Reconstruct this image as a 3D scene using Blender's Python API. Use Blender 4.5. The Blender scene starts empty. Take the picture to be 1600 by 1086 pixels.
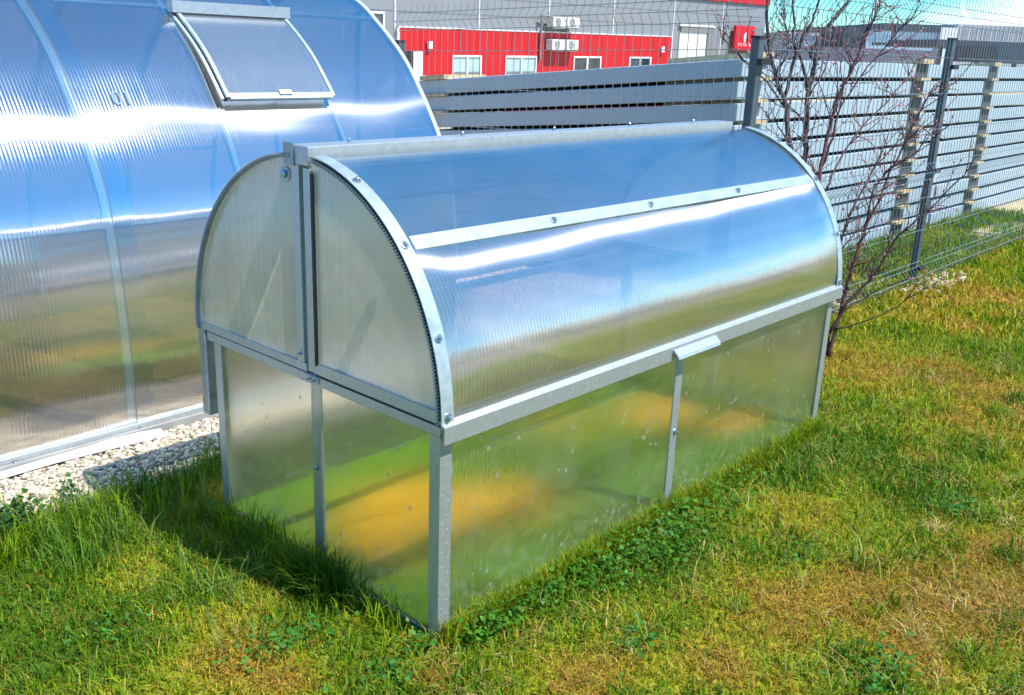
import bpy, math, random
import numpy as np
from mathutils import Vector, Matrix

random.seed(7)
rng = np.random.default_rng(11)
scene = bpy.context.scene
col = scene.collection

# ------------------------------------------------------------------ camera
CAM = np.array([-1.3075, -1.3642, 1.3233])
YAW, PIT, ROL, FPX = 0.7335, -0.3067, 0.0378, 1484.9
def cam_basis():
    fw = np.array([math.cos(PIT)*math.cos(YAW), math.cos(PIT)*math.sin(YAW), math.sin(PIT)])
    r = np.cross(fw, [0, 0, 1]); r /= np.linalg.norm(r)
    u = np.cross(r, fw)
    c, s = math.cos(ROL), math.sin(ROL)
    return fw, c*r+s*u, -s*r+c*u
FW, RT, UP = cam_basis()
cd = bpy.data.cameras.new('camera')
cam = bpy.data.objects.new('camera', cd)
col.objects.link(cam)
cd.sensor_width = 36.0
cd.lens = FPX/1600*36.0
cd.clip_start, cd.clip_end = 0.05, 3000
M = Matrix(((RT[0], UP[0], -FW[0], CAM[0]), (RT[1], UP[1], -FW[1], CAM[1]), (RT[2], UP[2], -FW[2], CAM[2]), (0, 0, 0, 1)))
cam.matrix_world = M
scene.camera = cam

# ------------------------------------------------------------------ sky, sun, exposure
SUN = Vector((0.20, -0.63, 1.0)).normalized()
sun_el = math.asin(SUN.z)
sun_rot = math.atan2(SUN.x, SUN.y)
world = bpy.data.worlds.new('World')
scene.world = world
world.use_nodes = True
wn = world.node_tree
for n in list(wn.nodes): wn.nodes.remove(n)
wo = wn.nodes.new('ShaderNodeOutputWorld')
bg = wn.nodes.new('ShaderNodeBackground')
sky = wn.nodes.new('ShaderNodeTexSky')
sky.sky_type = 'NISHITA'
sky.sun_disc = False
sky.sun_elevation = sun_el
sky.sun_rotation = sun_rot
sky.air_density = 1.0
sky.dust_density = 0.1
sky.ozone_density = 2.5
hs = wn.nodes.new('ShaderNodeHueSaturation')
hs.inputs['Saturation'].default_value = 1.5
wb = wn.nodes.new('ShaderNodeMixRGB'); wb.blend_type = 'MULTIPLY'; wb.inputs[0].default_value = 1; wb.inputs['Color2'].default_value = (.68, 1.0, 1.12, 1)
wn.links.new(sky.outputs[0], wb.inputs['Color1']); wn.links.new(wb.outputs[0], hs.inputs['Color'])
# broken white cloud low over the horizon, the same all the way round
tc = wn.nodes.new('ShaderNodeTexCoord')
mp = wn.nodes.new('ShaderNodeMapping'); mp.inputs['Scale'].default_value = (1, 1, 3.2)
nz = wn.nodes.new('ShaderNodeTexNoise'); nz.inputs['Scale'].default_value = 3.3; nz.inputs['Detail'].default_value = 7
rp = wn.nodes.new('ShaderNodeValToRGB'); rp.color_ramp.elements[0].position = .46; rp.color_ramp.elements[1].position = .62
sx = wn.nodes.new('ShaderNodeSeparateXYZ')
mr = wn.nodes.new('ShaderNodeMapRange')
mr.inputs['From Min'].default_value = .02; mr.inputs['From Max'].default_value = .45
mr.inputs['To Min'].default_value = 1.0; mr.inputs['To Max'].default_value = 0.0
mm = wn.nodes.new('ShaderNodeMath'); mm.operation = 'MULTIPLY'
mx = wn.nodes.new('ShaderNodeMixRGB'); mx.inputs['Color2'].default_value = (9.0, 9.3, 9.8, 1)
wn.links.new(tc.outputs['Generated'], mp.inputs['Vector'])
wn.links.new(mp.outputs[0], nz.inputs['Vector'])
wn.links.new(nz.outputs[0], rp.inputs[0])
wn.links.new(tc.outputs['Generated'], sx.inputs[0])
wn.links.new(sx.outputs[2], mr.inputs[0])
wn.links.new(rp.outputs[0], mm.inputs[0]); wn.links.new(mr.outputs[0], mm.inputs[1])
wn.links.new(mm.outputs[0], mx.inputs['Fac']); wn.links.new(hs.outputs[0], mx.inputs['Color1'])
wn.links.new(mx.outputs[0], bg.inputs['Color'])
wn.links.new(bg.outputs[0], wo.inputs[0])
bg.inputs['Strength'].default_value = 0.135

sl = bpy.data.lights.new('sun', 'SUN')
sl.energy = 5.0
sl.angle = math.radians(0.55)
sl.color = (1.0, 0.95, 0.87)
so = bpy.data.objects.new('sun', sl)
col.objects.link(so)
so.rotation_euler = SUN.to_track_quat('Z', 'Y').to_euler()

scene.view_settings.view_transform = 'Standard'
scene.view_settings.look = 'None'
scene.view_settings.exposure = 0.55
scene.view_settings.gamma = 1.0
scene.view_settings.use_curve_mapping = False
scene.render.engine = 'CYCLES'
scene.cycles.transparent_max_bounces = 14
scene.cycles.max_bounces = 7
scene.cycles.sample_clamp_indirect = 6.0

# ------------------------------------------------------------------ helpers
def ray(x, y):
    return FW + RT*(x-800)/FPX + UP*(543-y)/FPX
def at(x, y, depth):
    return CAM + depth*ray(x, y)
def project(P):
    d = P - CAM
    z = d @ FW
    z = np.where(np.abs(z) < 1e-4, 1e-4, z)
    return 800+FPX*(d @ RT)/z, 543-FPX*(d @ UP)/z, z

def nodes(name):
    m = bpy.data.materials.new(name); m.use_nodes = True
    nt = m.node_tree
    for n in list(nt.nodes): nt.nodes.remove(n)
    o = nt.nodes.new('ShaderNodeOutputMaterial')
    return m, nt, o
def N(nt, typ, **kw):
    n = nt.nodes.new(typ)
    for k, v in kw.items():
        if k in n.inputs: n.inputs[k].default_value = v
        else: setattr(n, k, v)
    return n
def L(nt, a, b): nt.links.new(a, b)

def mat_solid(name, c, rough=.6, metal=0., var=.12, scale=8., bump=0., bscale=60., spec=.5, c2=None):
    m, nt, o = nodes(name)
    b = N(nt, 'ShaderNodeBsdfPrincipled')
    t = N(nt, 'ShaderNodeTexCoord')
    n = N(nt, 'ShaderNodeTexNoise', Scale=scale, Detail=6.)
    L(nt, t.outputs['Object'], n.inputs['Vector'])
    r = N(nt, 'ShaderNodeValToRGB')
    c2 = c2 or tuple(x*(1-2*var) for x in c)
    r.color_ramp.elements[0].color = (*c2, 1); r.color_ramp.elements[0].position = .3
    r.color_ramp.elements[1].color = (*(min(1, x*(1+var)) for x in c), 1); r.color_ramp.elements[1].position = .7
    L(nt, n.outputs[0], r.inputs[0]); L(nt, r.outputs[0], b.inputs['Base Color'])
    b.inputs['Metallic'].default_value = metal
    b.inputs['Specular IOR Level'].default_value = spec
    mrn = N(nt, 'ShaderNodeMapRange'); mrn.inputs['To Min'].default_value = max(.02, rough-.1); mrn.inputs['To Max'].default_value = min(1, rough+.12)
    n2 = N(nt, 'ShaderNodeTexNoise', Scale=scale*5, Detail=4.)
    L(nt, t.outputs['Object'], n2.inputs['Vector']); L(nt, n2.outputs[0], mrn.inputs[0]); L(nt, mrn.outputs[0], b.inputs['Roughness'])
    if bump:
        n3 = N(nt, 'ShaderNodeTexNoise', Scale=bscale, Detail=5.)
        L(nt, t.outputs['Object'], n3.inputs['Vector'])
        bp = N(nt, 'ShaderNodeBump', Strength=bump, Distance=.01)
        L(nt, n3.outputs[0], bp.inputs['Height']); L(nt, bp.outputs[0], b.inputs['Normal'])
    L(nt, b.outputs[0], o.inputs[0])
    return m

def mat_poly(name, refl0=.18, refl1=.75, haze=.3, tint=(.9, .93, .92), rib=.011, ribs=.25, rough=.13, specks=0., white=(.75, .8, .82), aniso_w=.4, blur=0., blur_ior=1.18, blur_r=.5, power=2.2, ani=(.22, -.5), ribhaze=.35, dirt=0., dust=.35):
    """twin-wall polycarbonate: clear with a milky share, glossy, fine ribs along the V direction of the UV map"""
    m, nt, o = nodes(name)
    uv = N(nt, 'ShaderNodeUVMap'); uv.uv_map = 'uv'
    sp = N(nt, 'ShaderNodeSeparateXYZ'); L(nt, uv.outputs[0], sp.inputs[0])
    a = N(nt, 'ShaderNodeMath', operation='MULTIPLY'); a.inputs[1].default_value = 2*math.pi/rib
    L(nt, sp.outputs[0], a.inputs[0])
    s = N(nt, 'ShaderNodeMath', operation='SINE'); L(nt, a.outputs[0], s.inputs[0])
    # the ribs are not quite even: slow noise stretched along them
    mp = N(nt, 'ShaderNodeMapping'); mp.inputs['Scale'].default_value = (60, 1.5, 1)
    L(nt, uv.outputs[0], mp.inputs[0])
    nz = N(nt, 'ShaderNodeTexNoise', Scale=1., Detail=5.); L(nt, mp.outputs[0], nz.inputs['Vector'])
    ad = N(nt, 'ShaderNodeMath', operation='MULTIPLY_ADD'); ad.inputs[1].default_value = 3.; L(nt, nz.outputs[0], ad.inputs[0]); L(nt, s.outputs[0], ad.inputs[2])
    bp = N(nt, 'ShaderNodeBump', Strength=ribs, Distance=.0007); L(nt, ad.outputs[0], bp.inputs['Height'])
    # large soft buckles in the sheet
    mp2 = N(nt, 'ShaderNodeMapping'); mp2.inputs['Scale'].default_value = (3, 1.6, 1); L(nt, uv.outputs[0], mp2.inputs[0])
    nb = N(nt, 'ShaderNodeTexNoise', Scale=1.3, Detail=2.); L(nt, mp2.outputs[0], nb.inputs['Vector'])
    bp2 = N(nt, 'ShaderNodeBump', Strength=.2, Distance=.02); L(nt, nb.outputs[0], bp2.inputs['Height']); L(nt, bp.outputs[0], bp2.inputs['Normal'])
    tg = N(nt, 'ShaderNodeTangent'); tg.direction_type = 'UV_MAP'; tg.uv_map = 'uv'
    g1 = N(nt, 'ShaderNodeBsdfAnisotropic', Roughness=rough); g1.inputs['Color'].default_value = (.96, .97, 1, 1)
    L(nt, bp2.outputs[0], g1.inputs['Normal'])
    g2 = N(nt, 'ShaderNodeBsdfAnisotropic', Roughness=ani[0], Anisotropy=ani[1]); g2.inputs['Color'].default_value = (.96, .97, 1, 1)
    L(nt, tg.outputs[0], g2.inputs['Tangent'])
    gm = N(nt, 'ShaderNodeMixShader'); gm.inputs[0].default_value = aniso_w
    L(nt, g1.outputs[0], gm.inputs[1]); L(nt, g2.outputs[0], gm.inputs[2])
    tr = N(nt, 'ShaderNodeBsdfTransparent'); tr.inputs[0].default_value = (*tint, 1)
    if blur:   # share of the light that the ribbed sheet scatters softly forward
        rf = N(nt, 'ShaderNodeBsdfRefraction', Roughness=blur_r, IOR=blur_ior); rf.inputs['Color'].default_value = (*tint, 1)
        tb_ = N(nt, 'ShaderNodeMixShader'); tb_.inputs[0].default_value = blur
        L(nt, tr.outputs[0], tb_.inputs[1]); L(nt, rf.outputs[0], tb_.inputs[2]); tr = tb_
    df = N(nt, 'ShaderNodeBsdfDiffuse'); df.inputs[0].default_value = (*white, 1)
    tl = N(nt, 'ShaderNodeBsdfTranslucent'); tl.inputs[0].default_value = (*white, 1)
    dm = N(nt, 'ShaderNodeMixShader'); dm.inputs[0].default_value = .6
    L(nt, df.outputs[0], dm.inputs[1]); L(nt, tl.outputs[0], dm.inputs[2])
    body = N(nt, 'ShaderNodeMixShader')
    # milky share, a little streaky along the ribs
    hz = N(nt, 'ShaderNodeMapRange'); hz.inputs['To Min'].default_value = haze*.7; hz.inputs['To Max'].default_value = min(1, haze*1.3)
    L(nt, nz.outputs[0], hz.inputs[0])
    rm = N(nt, 'ShaderNodeMath', operation='MULTIPLY_ADD'); rm.inputs[1].default_value = ribhaze; rm.inputs[2].default_value = 1.; L(nt, s.outputs[0], rm.inputs[0])
    hm = N(nt, 'ShaderNodeMath', operation='MULTIPLY'); L(nt, hz.outputs[0], hm.inputs[0]); L(nt, rm.outputs[0], hm.inputs[1]); hz = hm
    # dust: cloudy, in places streaked downwards
    nd = N(nt, 'ShaderNodeTexNoise', Scale=5., Detail=8., Roughness=.7); L(nt, uv.outputs[0], nd.inputs['Vector'])
    dm_ = N(nt, 'ShaderNodeMapRange'); dm_.inputs['From Min'].default_value = .45; dm_.inputs['From Max'].default_value = .8; dm_.inputs['To Min'].default_value = 0.; dm_.inputs['To Max'].default_value = dust
    L(nt, nd.outputs[0], dm_.inputs[0])
    da = N(nt, 'ShaderNodeMath', operation='ADD'); da.use_clamp = True; L(nt, hz.outputs[0], da.inputs[0]); L(nt, dm_.outputs[0], da.inputs[1]); hz = da
    if dirt:   # splashed soil low on the wall
        lowm = N(nt, 'ShaderNodeMapRange'); lowm.inputs['From Min'].default_value = .20; lowm.inputs['From Max'].default_value = .0; L(nt, sp.outputs[1], lowm.inputs[0])
        ns = N(nt, 'ShaderNodeTexNoise', Scale=38., Detail=5.); L(nt, uv.outputs[0], ns.inputs['Vector'])
        st_ = N(nt, 'ShaderNodeMapRange'); st_.inputs['From Min'].default_value = .5; st_.inputs['From Max'].default_value = .65; L(nt, ns.outputs[0], st_.inputs[0])
        m1_ = N(nt, 'ShaderNodeMath', operation='MULTIPLY'); L(nt, lowm.outputs[0], m1_.inputs[0]); L(nt, st_.outputs[0], m1_.inputs[1])
        m2_ = N(nt, 'ShaderNodeMath', operation='MULTIPLY_ADD'); m2_.use_clamp = True; m2_.inputs[1].default_value = dirt; L(nt, m1_.outputs[0], m2_.inputs[0]); L(nt, hz.outputs[0], m2_.inputs[2]); hz = m2_
    fac = hz.outputs[0]
    if specks:
        vo = N(nt, 'ShaderNodeTexVoronoi', Scale=26.); L(nt, uv.outputs[0], vo.inputs['Vector'])
        n4 = N(nt, 'ShaderNodeTexNoise', Scale=7., Detail=3.); L(nt, uv.outputs[0], n4.inputs['Vector'])
        lo = N(nt, 'ShaderNodeMath', operation='LESS_THAN'); lo.inputs[1].default_value = .17; L(nt, vo.outputs['Distance'], lo.inputs[0])
        hi = N(nt, 'ShaderNodeMath', operation='GREATER_THAN'); hi.inputs[1].default_value = .50; L(nt, n4.outputs[0], hi.inputs[0])
        ml = N(nt, 'ShaderNodeMath', operation='MULTIPLY'); L(nt, lo.outputs[0], ml.inputs[0]); L(nt, hi.outputs[0], ml.inputs[1])
        ma = N(nt, 'ShaderNodeMath', operation='MULTIPLY_ADD'); ma.use_clamp = True; ma.inputs[1].default_value = specks
        L(nt, ml.outputs[0], ma.inputs[0]); L(nt, hz.outputs[0], ma.inputs[2]); fac = ma.outputs[0]
    L(nt, fac, body.inputs[0]); L(nt, tr.outputs[0], body.inputs[1]); L(nt, dm.outputs[0], body.inputs[2])
    lw = N(nt, 'ShaderNodeLayerWeight'); lw.inputs[0].default_value = .5
    pw = N(nt, 'ShaderNodeMath', operation='POWER'); pw.inputs[1].default_value = power; L(nt, lw.outputs['Facing'], pw.inputs[0])
    mrn = N(nt, 'ShaderNodeMapRange'); mrn.inputs['To Min'].default_value = refl0; mrn.inputs['To Max'].default_value = refl1
    L(nt, pw.outputs[0], mrn.inputs[0])
    fin = N(nt, 'ShaderNodeMixShader'); L(nt, mrn.outputs[0], fin.inputs[0]); L(nt, body.outputs[0], fin.inputs[1]); L(nt, gm.outputs[0], fin.inputs[2])
    L(nt, fin.outputs[0], o.inputs[0])
    return m

def mat_attr(name, rough=.6, transl=0., bump=0., bscale=80., spec=.3, noise=0.):
    m, nt, o = nodes(name)
    at_ = N(nt, 'ShaderNodeAttribute'); at_.attribute_name = 'col'
    b = N(nt, 'ShaderNodeBsdfPrincipled', Roughness=rough); b.inputs['Specular IOR Level'].default_value = spec
    src = at_.outputs['Color']
    t = N(nt, 'ShaderNodeTexCoord')
    if noise:
        n = N(nt, 'ShaderNodeTexNoise', Scale=bscale, Detail=6.); L(nt, t.outputs['Object'], n.inputs['Vector'])
        mrn = N(nt, 'ShaderNodeMapRange'); mrn.inputs['From Min'].default_value = .3; mrn.inputs['From Max'].default_value = .7
        mrn.inputs['To Min'].default_value = 1-noise; mrn.inputs['To Max'].default_value = 1+noise; L(nt, n.outputs[0], mrn.inputs[0])
        mu = N(nt, 'ShaderNodeVectorMath', operation='MULTIPLY'); L(nt, src, mu.inputs[0]); L(nt, mrn.outputs[0], mu.inputs[1]); src = mu.outputs[0]
    L(nt, src, b.inputs['Base Color'])
    if bump:
        n3 = N(nt, 'ShaderNodeTexNoise', Scale=bscale, Detail=6.); L(nt, t.outputs['Object'], n3.inputs['Vector'])
        bp = N(nt, 'ShaderNodeBump', Strength=bump, Distance=.02); L(nt, n3.outputs[0], bp.inputs['Height']); L(nt, bp.outputs[0], b.inputs['Normal'])
    if transl:
        tl = N(nt, 'ShaderNodeBsdfTranslucent'); L(nt, src, tl.inputs[0])
        mxs = N(nt, 'ShaderNodeMixShader'); mxs.inputs[0].default_value = transl
        L(nt, b.outputs[0], mxs.inputs[1]); L(nt, tl.outputs[0], mxs.inputs[2]); L(nt, mxs.outputs[0], o.inputs[0])
    else:
        L(nt, b.outputs[0], o.inputs[0])
    return m

class MB:
    """collects boxes, quads and tubes and links them as one mesh"""
    def __init__(s): s.v = []; s.f = []; s.uv = {}
    def add(s, vs, fs):
        k = len(s.v); s.v += [tuple(map(float, q)) for q in vs]; s.f += [tuple(i+k for i in f) for f in fs]; return s
    def box(s, lo, hi):
        (a, b, c), (d, e, f) = lo, hi
        return s.add([(a,b,c),(d,b,c),(d,e,c),(a,e,c),(a,b,f),(d,b,f),(d,e,f),(a,e,f)],
                     [(0,3,2,1),(4,5,6,7),(0,1,5,4),(1,2,6,5),(2,3,7,6),(3,0,4,7)])
    def prism(s, poly, axis, a, b):
        n = len(poly)
        def P(q, t):
            if axis == 0: return (t, q[0], q[1])
            if axis == 1: return (q[0], t, q[1])
            return (q[0], q[1], t)
        return s.add([P(q, a) for q in poly]+[P(q, b) for q in poly],
                     [tuple(range(n))[::-1], tuple(range(n, 2*n))]+[(i, (i+1) % n, n+(i+1) % n, n+i) for i in range(n)])
    def tube(s, pts, r, n=6, cap=True):
        pts = [Vector(q) for q in pts]
        rs = r if isinstance(r, (list, tuple)) else [r]*len(pts)
        vs = []; m = len(pts); prev = None
        for i, q in enumerate(pts):
            d = (pts[min(i+1, m-1)]-pts[max(i-1, 0)]).normalized()
            if prev is None:
                h = Vector((0, 0, 1)) if abs(d.z) < .9 else Vector((1, 0, 0))
                x = d.cross(h).normalized()
            else:
                x = (prev-d*prev.dot(d)).normalized()
            prev = x; y = d.cross(x)
            for k in range(n):
                a = 2*math.pi*k/n
                vs.append(q+(x*math.cos(a)+y*math.sin(a))*rs[i])
        fs = [(i*n+k, i*n+(k+1) % n, (i+1)*n+(k+1) % n, (i+1)*n+k) for i in range(m-1) for k in range(n)]
        if cap: fs += [tuple(range(n))[::-1], tuple(range((m-1)*n, m*n))]
        return s.add(vs, fs)
    def build(s, name, mat, parent=None, smooth=False):
        me = bpy.data.meshes.new(name); me.from_pydata(s.v, [], s.f); me.update()
        return link(name, me, mat, parent, smooth)
def link(name, me, mat, parent=None, smooth=False):
    if mat and not me.materials: me.materials.append(mat)
    if smooth: me.polygons.foreach_set('use_smooth', [True]*len(me.polygons))
    o = bpy.data.objects.new(name, me); col.objects.link(o)
    if parent is not None:
        o.parent = parent
        if parent.type == 'EMPTY': o.location = [-q for q in parent.location]
    return o
def part(name, lo, hi, mat, parent, bevel=0.):
    o = MB().box(lo, hi).build(name, mat, parent)
    if bevel:
        b = o.modifiers.new('bevel', 'BEVEL'); b.width = bevel; b.segments = 2
    return o
def tag(o, label=None, cat=None, group=None, kind=None):
    if label: o['label'] = label
    if cat: o['category'] = cat
    if group: o['group'] = group
    if kind: o['kind'] = kind
    return o
def thing(name, loc, label, cat, group=None):
    e = bpy.data.objects.new(name, None); col.objects.link(e); e.location = loc; e.empty_display_size = .1
    return tag(e, label, cat, group)
def sheet(name, rows, uvs, mat, parent, smooth=True):
    """grid of points rows[i][j] with uv per point"""
    h, w = len(rows), len(rows[0])
    v = [tuple(map(float, q)) for r in rows for q in r]
    f = [(i*w+j, i*w+j+1, (i+1)*w+j+1, (i+1)*w+j) for i in range(h-1) for j in range(w-1)]
    me = bpy.data.meshes.new(name); me.from_pydata(v, [], f); me.update()
    ul = me.uv_layers.new(name='uv')
    fl = [q for r in uvs for q in r]
    for lp in me.loops: ul.data[lp.index].uv = fl[lp.vertex_index]
    return link(name, me, mat, parent, smooth)
def raw_mesh(name, V, quads, tris, colr, mat, kind=None, smooth=False):
    """big numpy mesh with a per-vertex colour"""
    me = bpy.data.meshes.new(name)
    me.vertices.add(len(V)); me.vertices.foreach_set('co', V.astype(np.float32).ravel())
    nq, ntr = len(quads), len(tris)
    idx = np.concatenate([quads.ravel(), tris.ravel()]).astype(np.int32)
    me.loops.add(len(idx)); me.loops.foreach_set('vertex_index', idx)
    me.polygons.add(nq+ntr)
    st = np.concatenate([np.arange(nq)*4, nq*4+np.arange(ntr)*3]).astype(np.int32)
    me.polygons.foreach_set('loop_start', st)
    if smooth: me.polygons.foreach_set('use_smooth', np.ones(nq+ntr, bool))
    me.update(calc_edges=True); me.validate()
    a = me.attributes.new('col', 'FLOAT_COLOR', 'POINT')
    a.data.foreach_set('color', np.concatenate([colr, np.ones((len(colr), 1))], 1).astype(np.float32).ravel())
    o = link(name, me, mat)
    if kind: o['kind'] = kind
    return o
# value noise on the ground plane
_tab = rng.random((256, 256))
def vnoise(x, y, s):
    x = np.asarray(x)*s+1000.3; y = np.asarray(y)*s+1000.7
    xi = np.floor(x).astype(int); yi = np.floor(y).astype(int); fx = x-xi; fy = y-yi
    fx = fx*fx*(3-2*fx); fy = fy*fy*(3-2*fy)
    g = lambda a, b: _tab[a % 256, b % 256]
    return (g(xi, yi)*(1-fx)+g(xi+1, yi)*fx)*(1-fy)+(g(xi, yi+1)*(1-fx)+g(xi+1, yi+1)*fx)*fy
def fbm(x, y, s, o=4):
    t = 0; a = .5; n = 0
    for k in range(o): t = t+a*vnoise(x+17.3*k, y-9.1*k, s*2**k); n += a; a *= .55
    return t/n
def sstep(a, b, x): t = np.clip((x-a)/(b-a), 0, 1); return t*t*(3-2*t)

# ------------------------------------------------------------------ materials
GALV = mat_solid('galvanised_steel', (.50, .54, .56), rough=.42, metal=.65, var=.06, scale=70, bump=.03, bscale=40)
GALVD = mat_solid('weathered_steel', (.36, .40, .42), rough=.45, metal=.7, var=.1, scale=30)
GALVW = mat_solid('bright_steel_strip', (.46, .55, .58), rough=.42, metal=.45, var=.10, scale=40, bump=.06, bscale=20)
SCREW = mat_solid('screw_steel', (.45, .52, .55), rough=.3, metal=.9, var=.1)
DARK = mat_solid('rubber_and_gap_black', (.02, .022, .025), rough=.7)  # black for rubber parts and for painted gap shade
SEAL = mat_solid('grey_edge_tape', (.33, .36, .38), rough=.5, metal=.3)
ROOFP = mat_poly('roof_polycarbonate', refl0=.12, refl1=.92, power=.75, haze=.26, ribs=.30, rough=.14, aniso_w=.5, white=(.48, .51, .54), blur=.15, ani=(.22, -.76), ribhaze=.5, dust=.25)
ENDP = mat_poly('gable_polycarbonate', refl0=.10, refl1=.5, haze=.62, ribs=.06, rough=.18, white=(.82, .77, .66), aniso_w=.3, blur=.85, blur_ior=1.25, ribhaze=.12)
SIDEP = mat_poly('wall_polycarbonate', refl0=.07, refl1=.42, haze=.12, ribs=.16, rough=.12, tint=(.98, .98, .94), specks=.6, aniso_w=.3, white=(.50, .54, .40), blur=.62, blur_ior=1.09, ribhaze=.8, dirt=.5)
GHP = mat_poly('greenhouse_polycarbonate', refl0=.60, refl1=.97, haze=.11, ribs=.30, rib=.012, rough=.11, aniso_w=.38, white=(.48, .48, .47), blur=.25, blur_ior=1.1, ani=(.12, -.74), ribhaze=.6, dust=.15)
VENTP = mat_poly('vent_polycarbonate', refl0=.25, refl1=.7, haze=.75, ribs=.1, rough=.2, white=(.30, .36, .42), aniso_w=.3)
RIBW = mat_solid('white_arch_strip', (.66, .78, .82), rough=.35, metal=.2, var=.04)
PLANKW = mat_solid('white_plank_paint', (.66, .66, .63), rough=.6, var=.05, scale=14)
GRASS = mat_attr('grass_blades', rough=.5, transl=.35, spec=.25)
GROUND = mat_attr('ground_soil', rough=.9, bump=.6, bscale=45, spec=.1, noise=.35)
BED = mat_attr('bed_floor', rough=.9, spec=.1, noise=.12, bscale=20)
STONE = mat_attr('white_gravel', rough=.75, spec=.3)
POSTG = mat_solid('grey_powder_coat', (.075, .10, .115), rough=.45, var=.12, scale=20)
WIRE = mat_solid('zinc_wire', (.20, .26, .28), rough=.42, metal=.3, var=.08)
PACK = mat_solid('panel_sheet_metal', (.40, .50, .58), rough=.45, var=.04, scale=3)
PACKB = mat_solid('wrap_and_filler_grey', (.075, .085, .09), rough=.7, var=.15, scale=12)
WOOD = mat_solid('raw_softwood', (.62, .47, .28), rough=.75, var=.18, scale=30)
BARK = mat_solid('shrub_bark', (.075, .05, .042), rough=.8, var=.3, scale=60, c2=(.03, .02, .018))
BARKR = mat_solid('red_twig_bark', (.12, .045, .045), rough=.7, var=.3, scale=60)
BUD = mat_solid('pink_bud', (.52, .20, .20), rough=.6, var=.3, scale=50)
WALLG = mat_solid('grey_cladding', (.24, .25, .265), rough=.55, var=.04, scale=.6)
REDW = mat_solid('red_cladding', (.54, .003, .006), rough=.5, var=.05, scale=.8)
TRIMP = mat_solid('pale_trim', (.62, .60, .60), rough=.5)
FRAMEW = mat_solid('white_window_frame', (.80, .80, .80), rough=.4)
GLASSL = mat_solid('pale_window_glass', (.40, .56, .60), rough=.08, var=.12, scale=1.2, spec=.8)
GLASSD = mat_solid('dark_window_glass', (.045, .06, .075), rough=.06, var=.3, scale=1.2, spec=.8)
ACW = mat_solid('air_conditioner_enamel', (.72, .72, .68), rough=.45)
ACD = mat_solid('air_conditioner_grille', (.22, .22, .21), rough=.6)
BLUEW = mat_solid('blue_grey_cladding', (.40, .54, .72), rough=.55, var=.06, scale=.5)
DARKW = mat_solid('dark_blue_cladding', (.06, .075, .105), rough=.55, var=.08, scale=.5)
PALEW = mat_solid('pale_cladding', (.75, .76, .76), rough=.55, var=.05, scale=.5)
GREYF = mat_solid('far_grey_cladding', (.50, .51, .56), rough=.6, var=.06, scale=.5)
SIGNR = mat_solid('sign_red', (.72, .01, .02), rough=.4)
SIGNW = mat_solid('sign_white', (.85, .80, .80), rough=.4)
INK = mat_solid('blue_print', (.12, .24, .42), rough=.5)
LEAF = mat_attr('weed_leaves', rough=.5, transl=.3, spec=.3)

# ------------------------------------------------------------------ ground
def axis(lo, hi, step, far):
    a = list(np.arange(lo, hi+step/2, step)); d = step
    while a[-1] < far: d *= 1.25; a.append(a[-1]+d)
    d = step
    while a[0] > -far: d *= 1.25; a.insert(0, a[0]-d)
    return np.array(a)
def ground_z(x, y):
    return -np.clip((y-1.75), 0, 24)*.058 + .018*(fbm(x, y, 2.2, 3)-.5)*np.where(y < 1.2, 1, .2)
def dryness(x, y):
    d = fbm(x, y, 1.7, 4)*.62+fbm(x+40, y+3, 6.5, 2)*.38
    d = d-.055+.07*sstep(-.3, .9, x-.9*(-y)+.1)*sstep(-.1, -.5, y)            # drier towards the open lawn
    d = d-.17*sstep(.15, .35, y)*(x < .1)-.06*(x < .0)                      # greener by the gravel
    d = d-.15*np.exp(-((y+.10)/.13)**2)*((x > 0) & (x < 2))                 # greener along the long side
    d = d-.10*((y > .72) & (x > 2.6))
    for cx, cy, r_, a_ in DRYS: d = d+a_*np.exp(-((x-cx)**2+(y-cy)**2)/r_**2)
    return d
DRYS = [(-.36, .28, .12, .2), (-.34, .12, .09, .22), (.75, -.52, .22, .18), (.33, -.46, .16, .12), (1.25, -.16, .12, .22), (1.05, -.75, .25, .14),
        (-.05, -.12, .12, .12), (2.6, -.5, .4, .08), (3.2, -.2, .5, .10), (.15, -.28, .1, .14), (-.62, .60, .12, -.1), (1.6, -.6, .16, -.22), (1.0, -.40, .12, -.14), (3.0, -1.1, .3, -.15), (.62, -.78, .1, -.2)]
LUSH = np.array([.072, .185, .003]); GRN = np.array([.20, .32, .004]); YGR = np.array([.37, .365, .008]); STRAW = np.array([.54, .36, .035]); RUST = np.array([.42, .20, .022]); SOIL = np.array([.13, .085, .050])
def grass_colour(d, jit):
    d = np.clip(d+jit, 0, 1)[:, None]
    c = np.where(d < .36, LUSH+(GRN-LUSH)*np.clip((d-.22)/.14, 0, 1), np.where(d < .50, GRN+(YGR-GRN)*np.clip((d-.36)/.14, 0, 1),
        np.where(d < .64, YGR+(STRAW-YGR)*np.clip((d-.50)/.14, 0, 1), STRAW+(RUST-STRAW)*np.clip((d-.64)/.16, 0, 1))))
    return c
def gravel_edge(x): return 1.245+.05*(fbm(x, x*0+5.5, 3.0, 3)-.5)-.03*sstep(.2, -.3, x)+.05*sstep(-.1, -.45, x)

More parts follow.
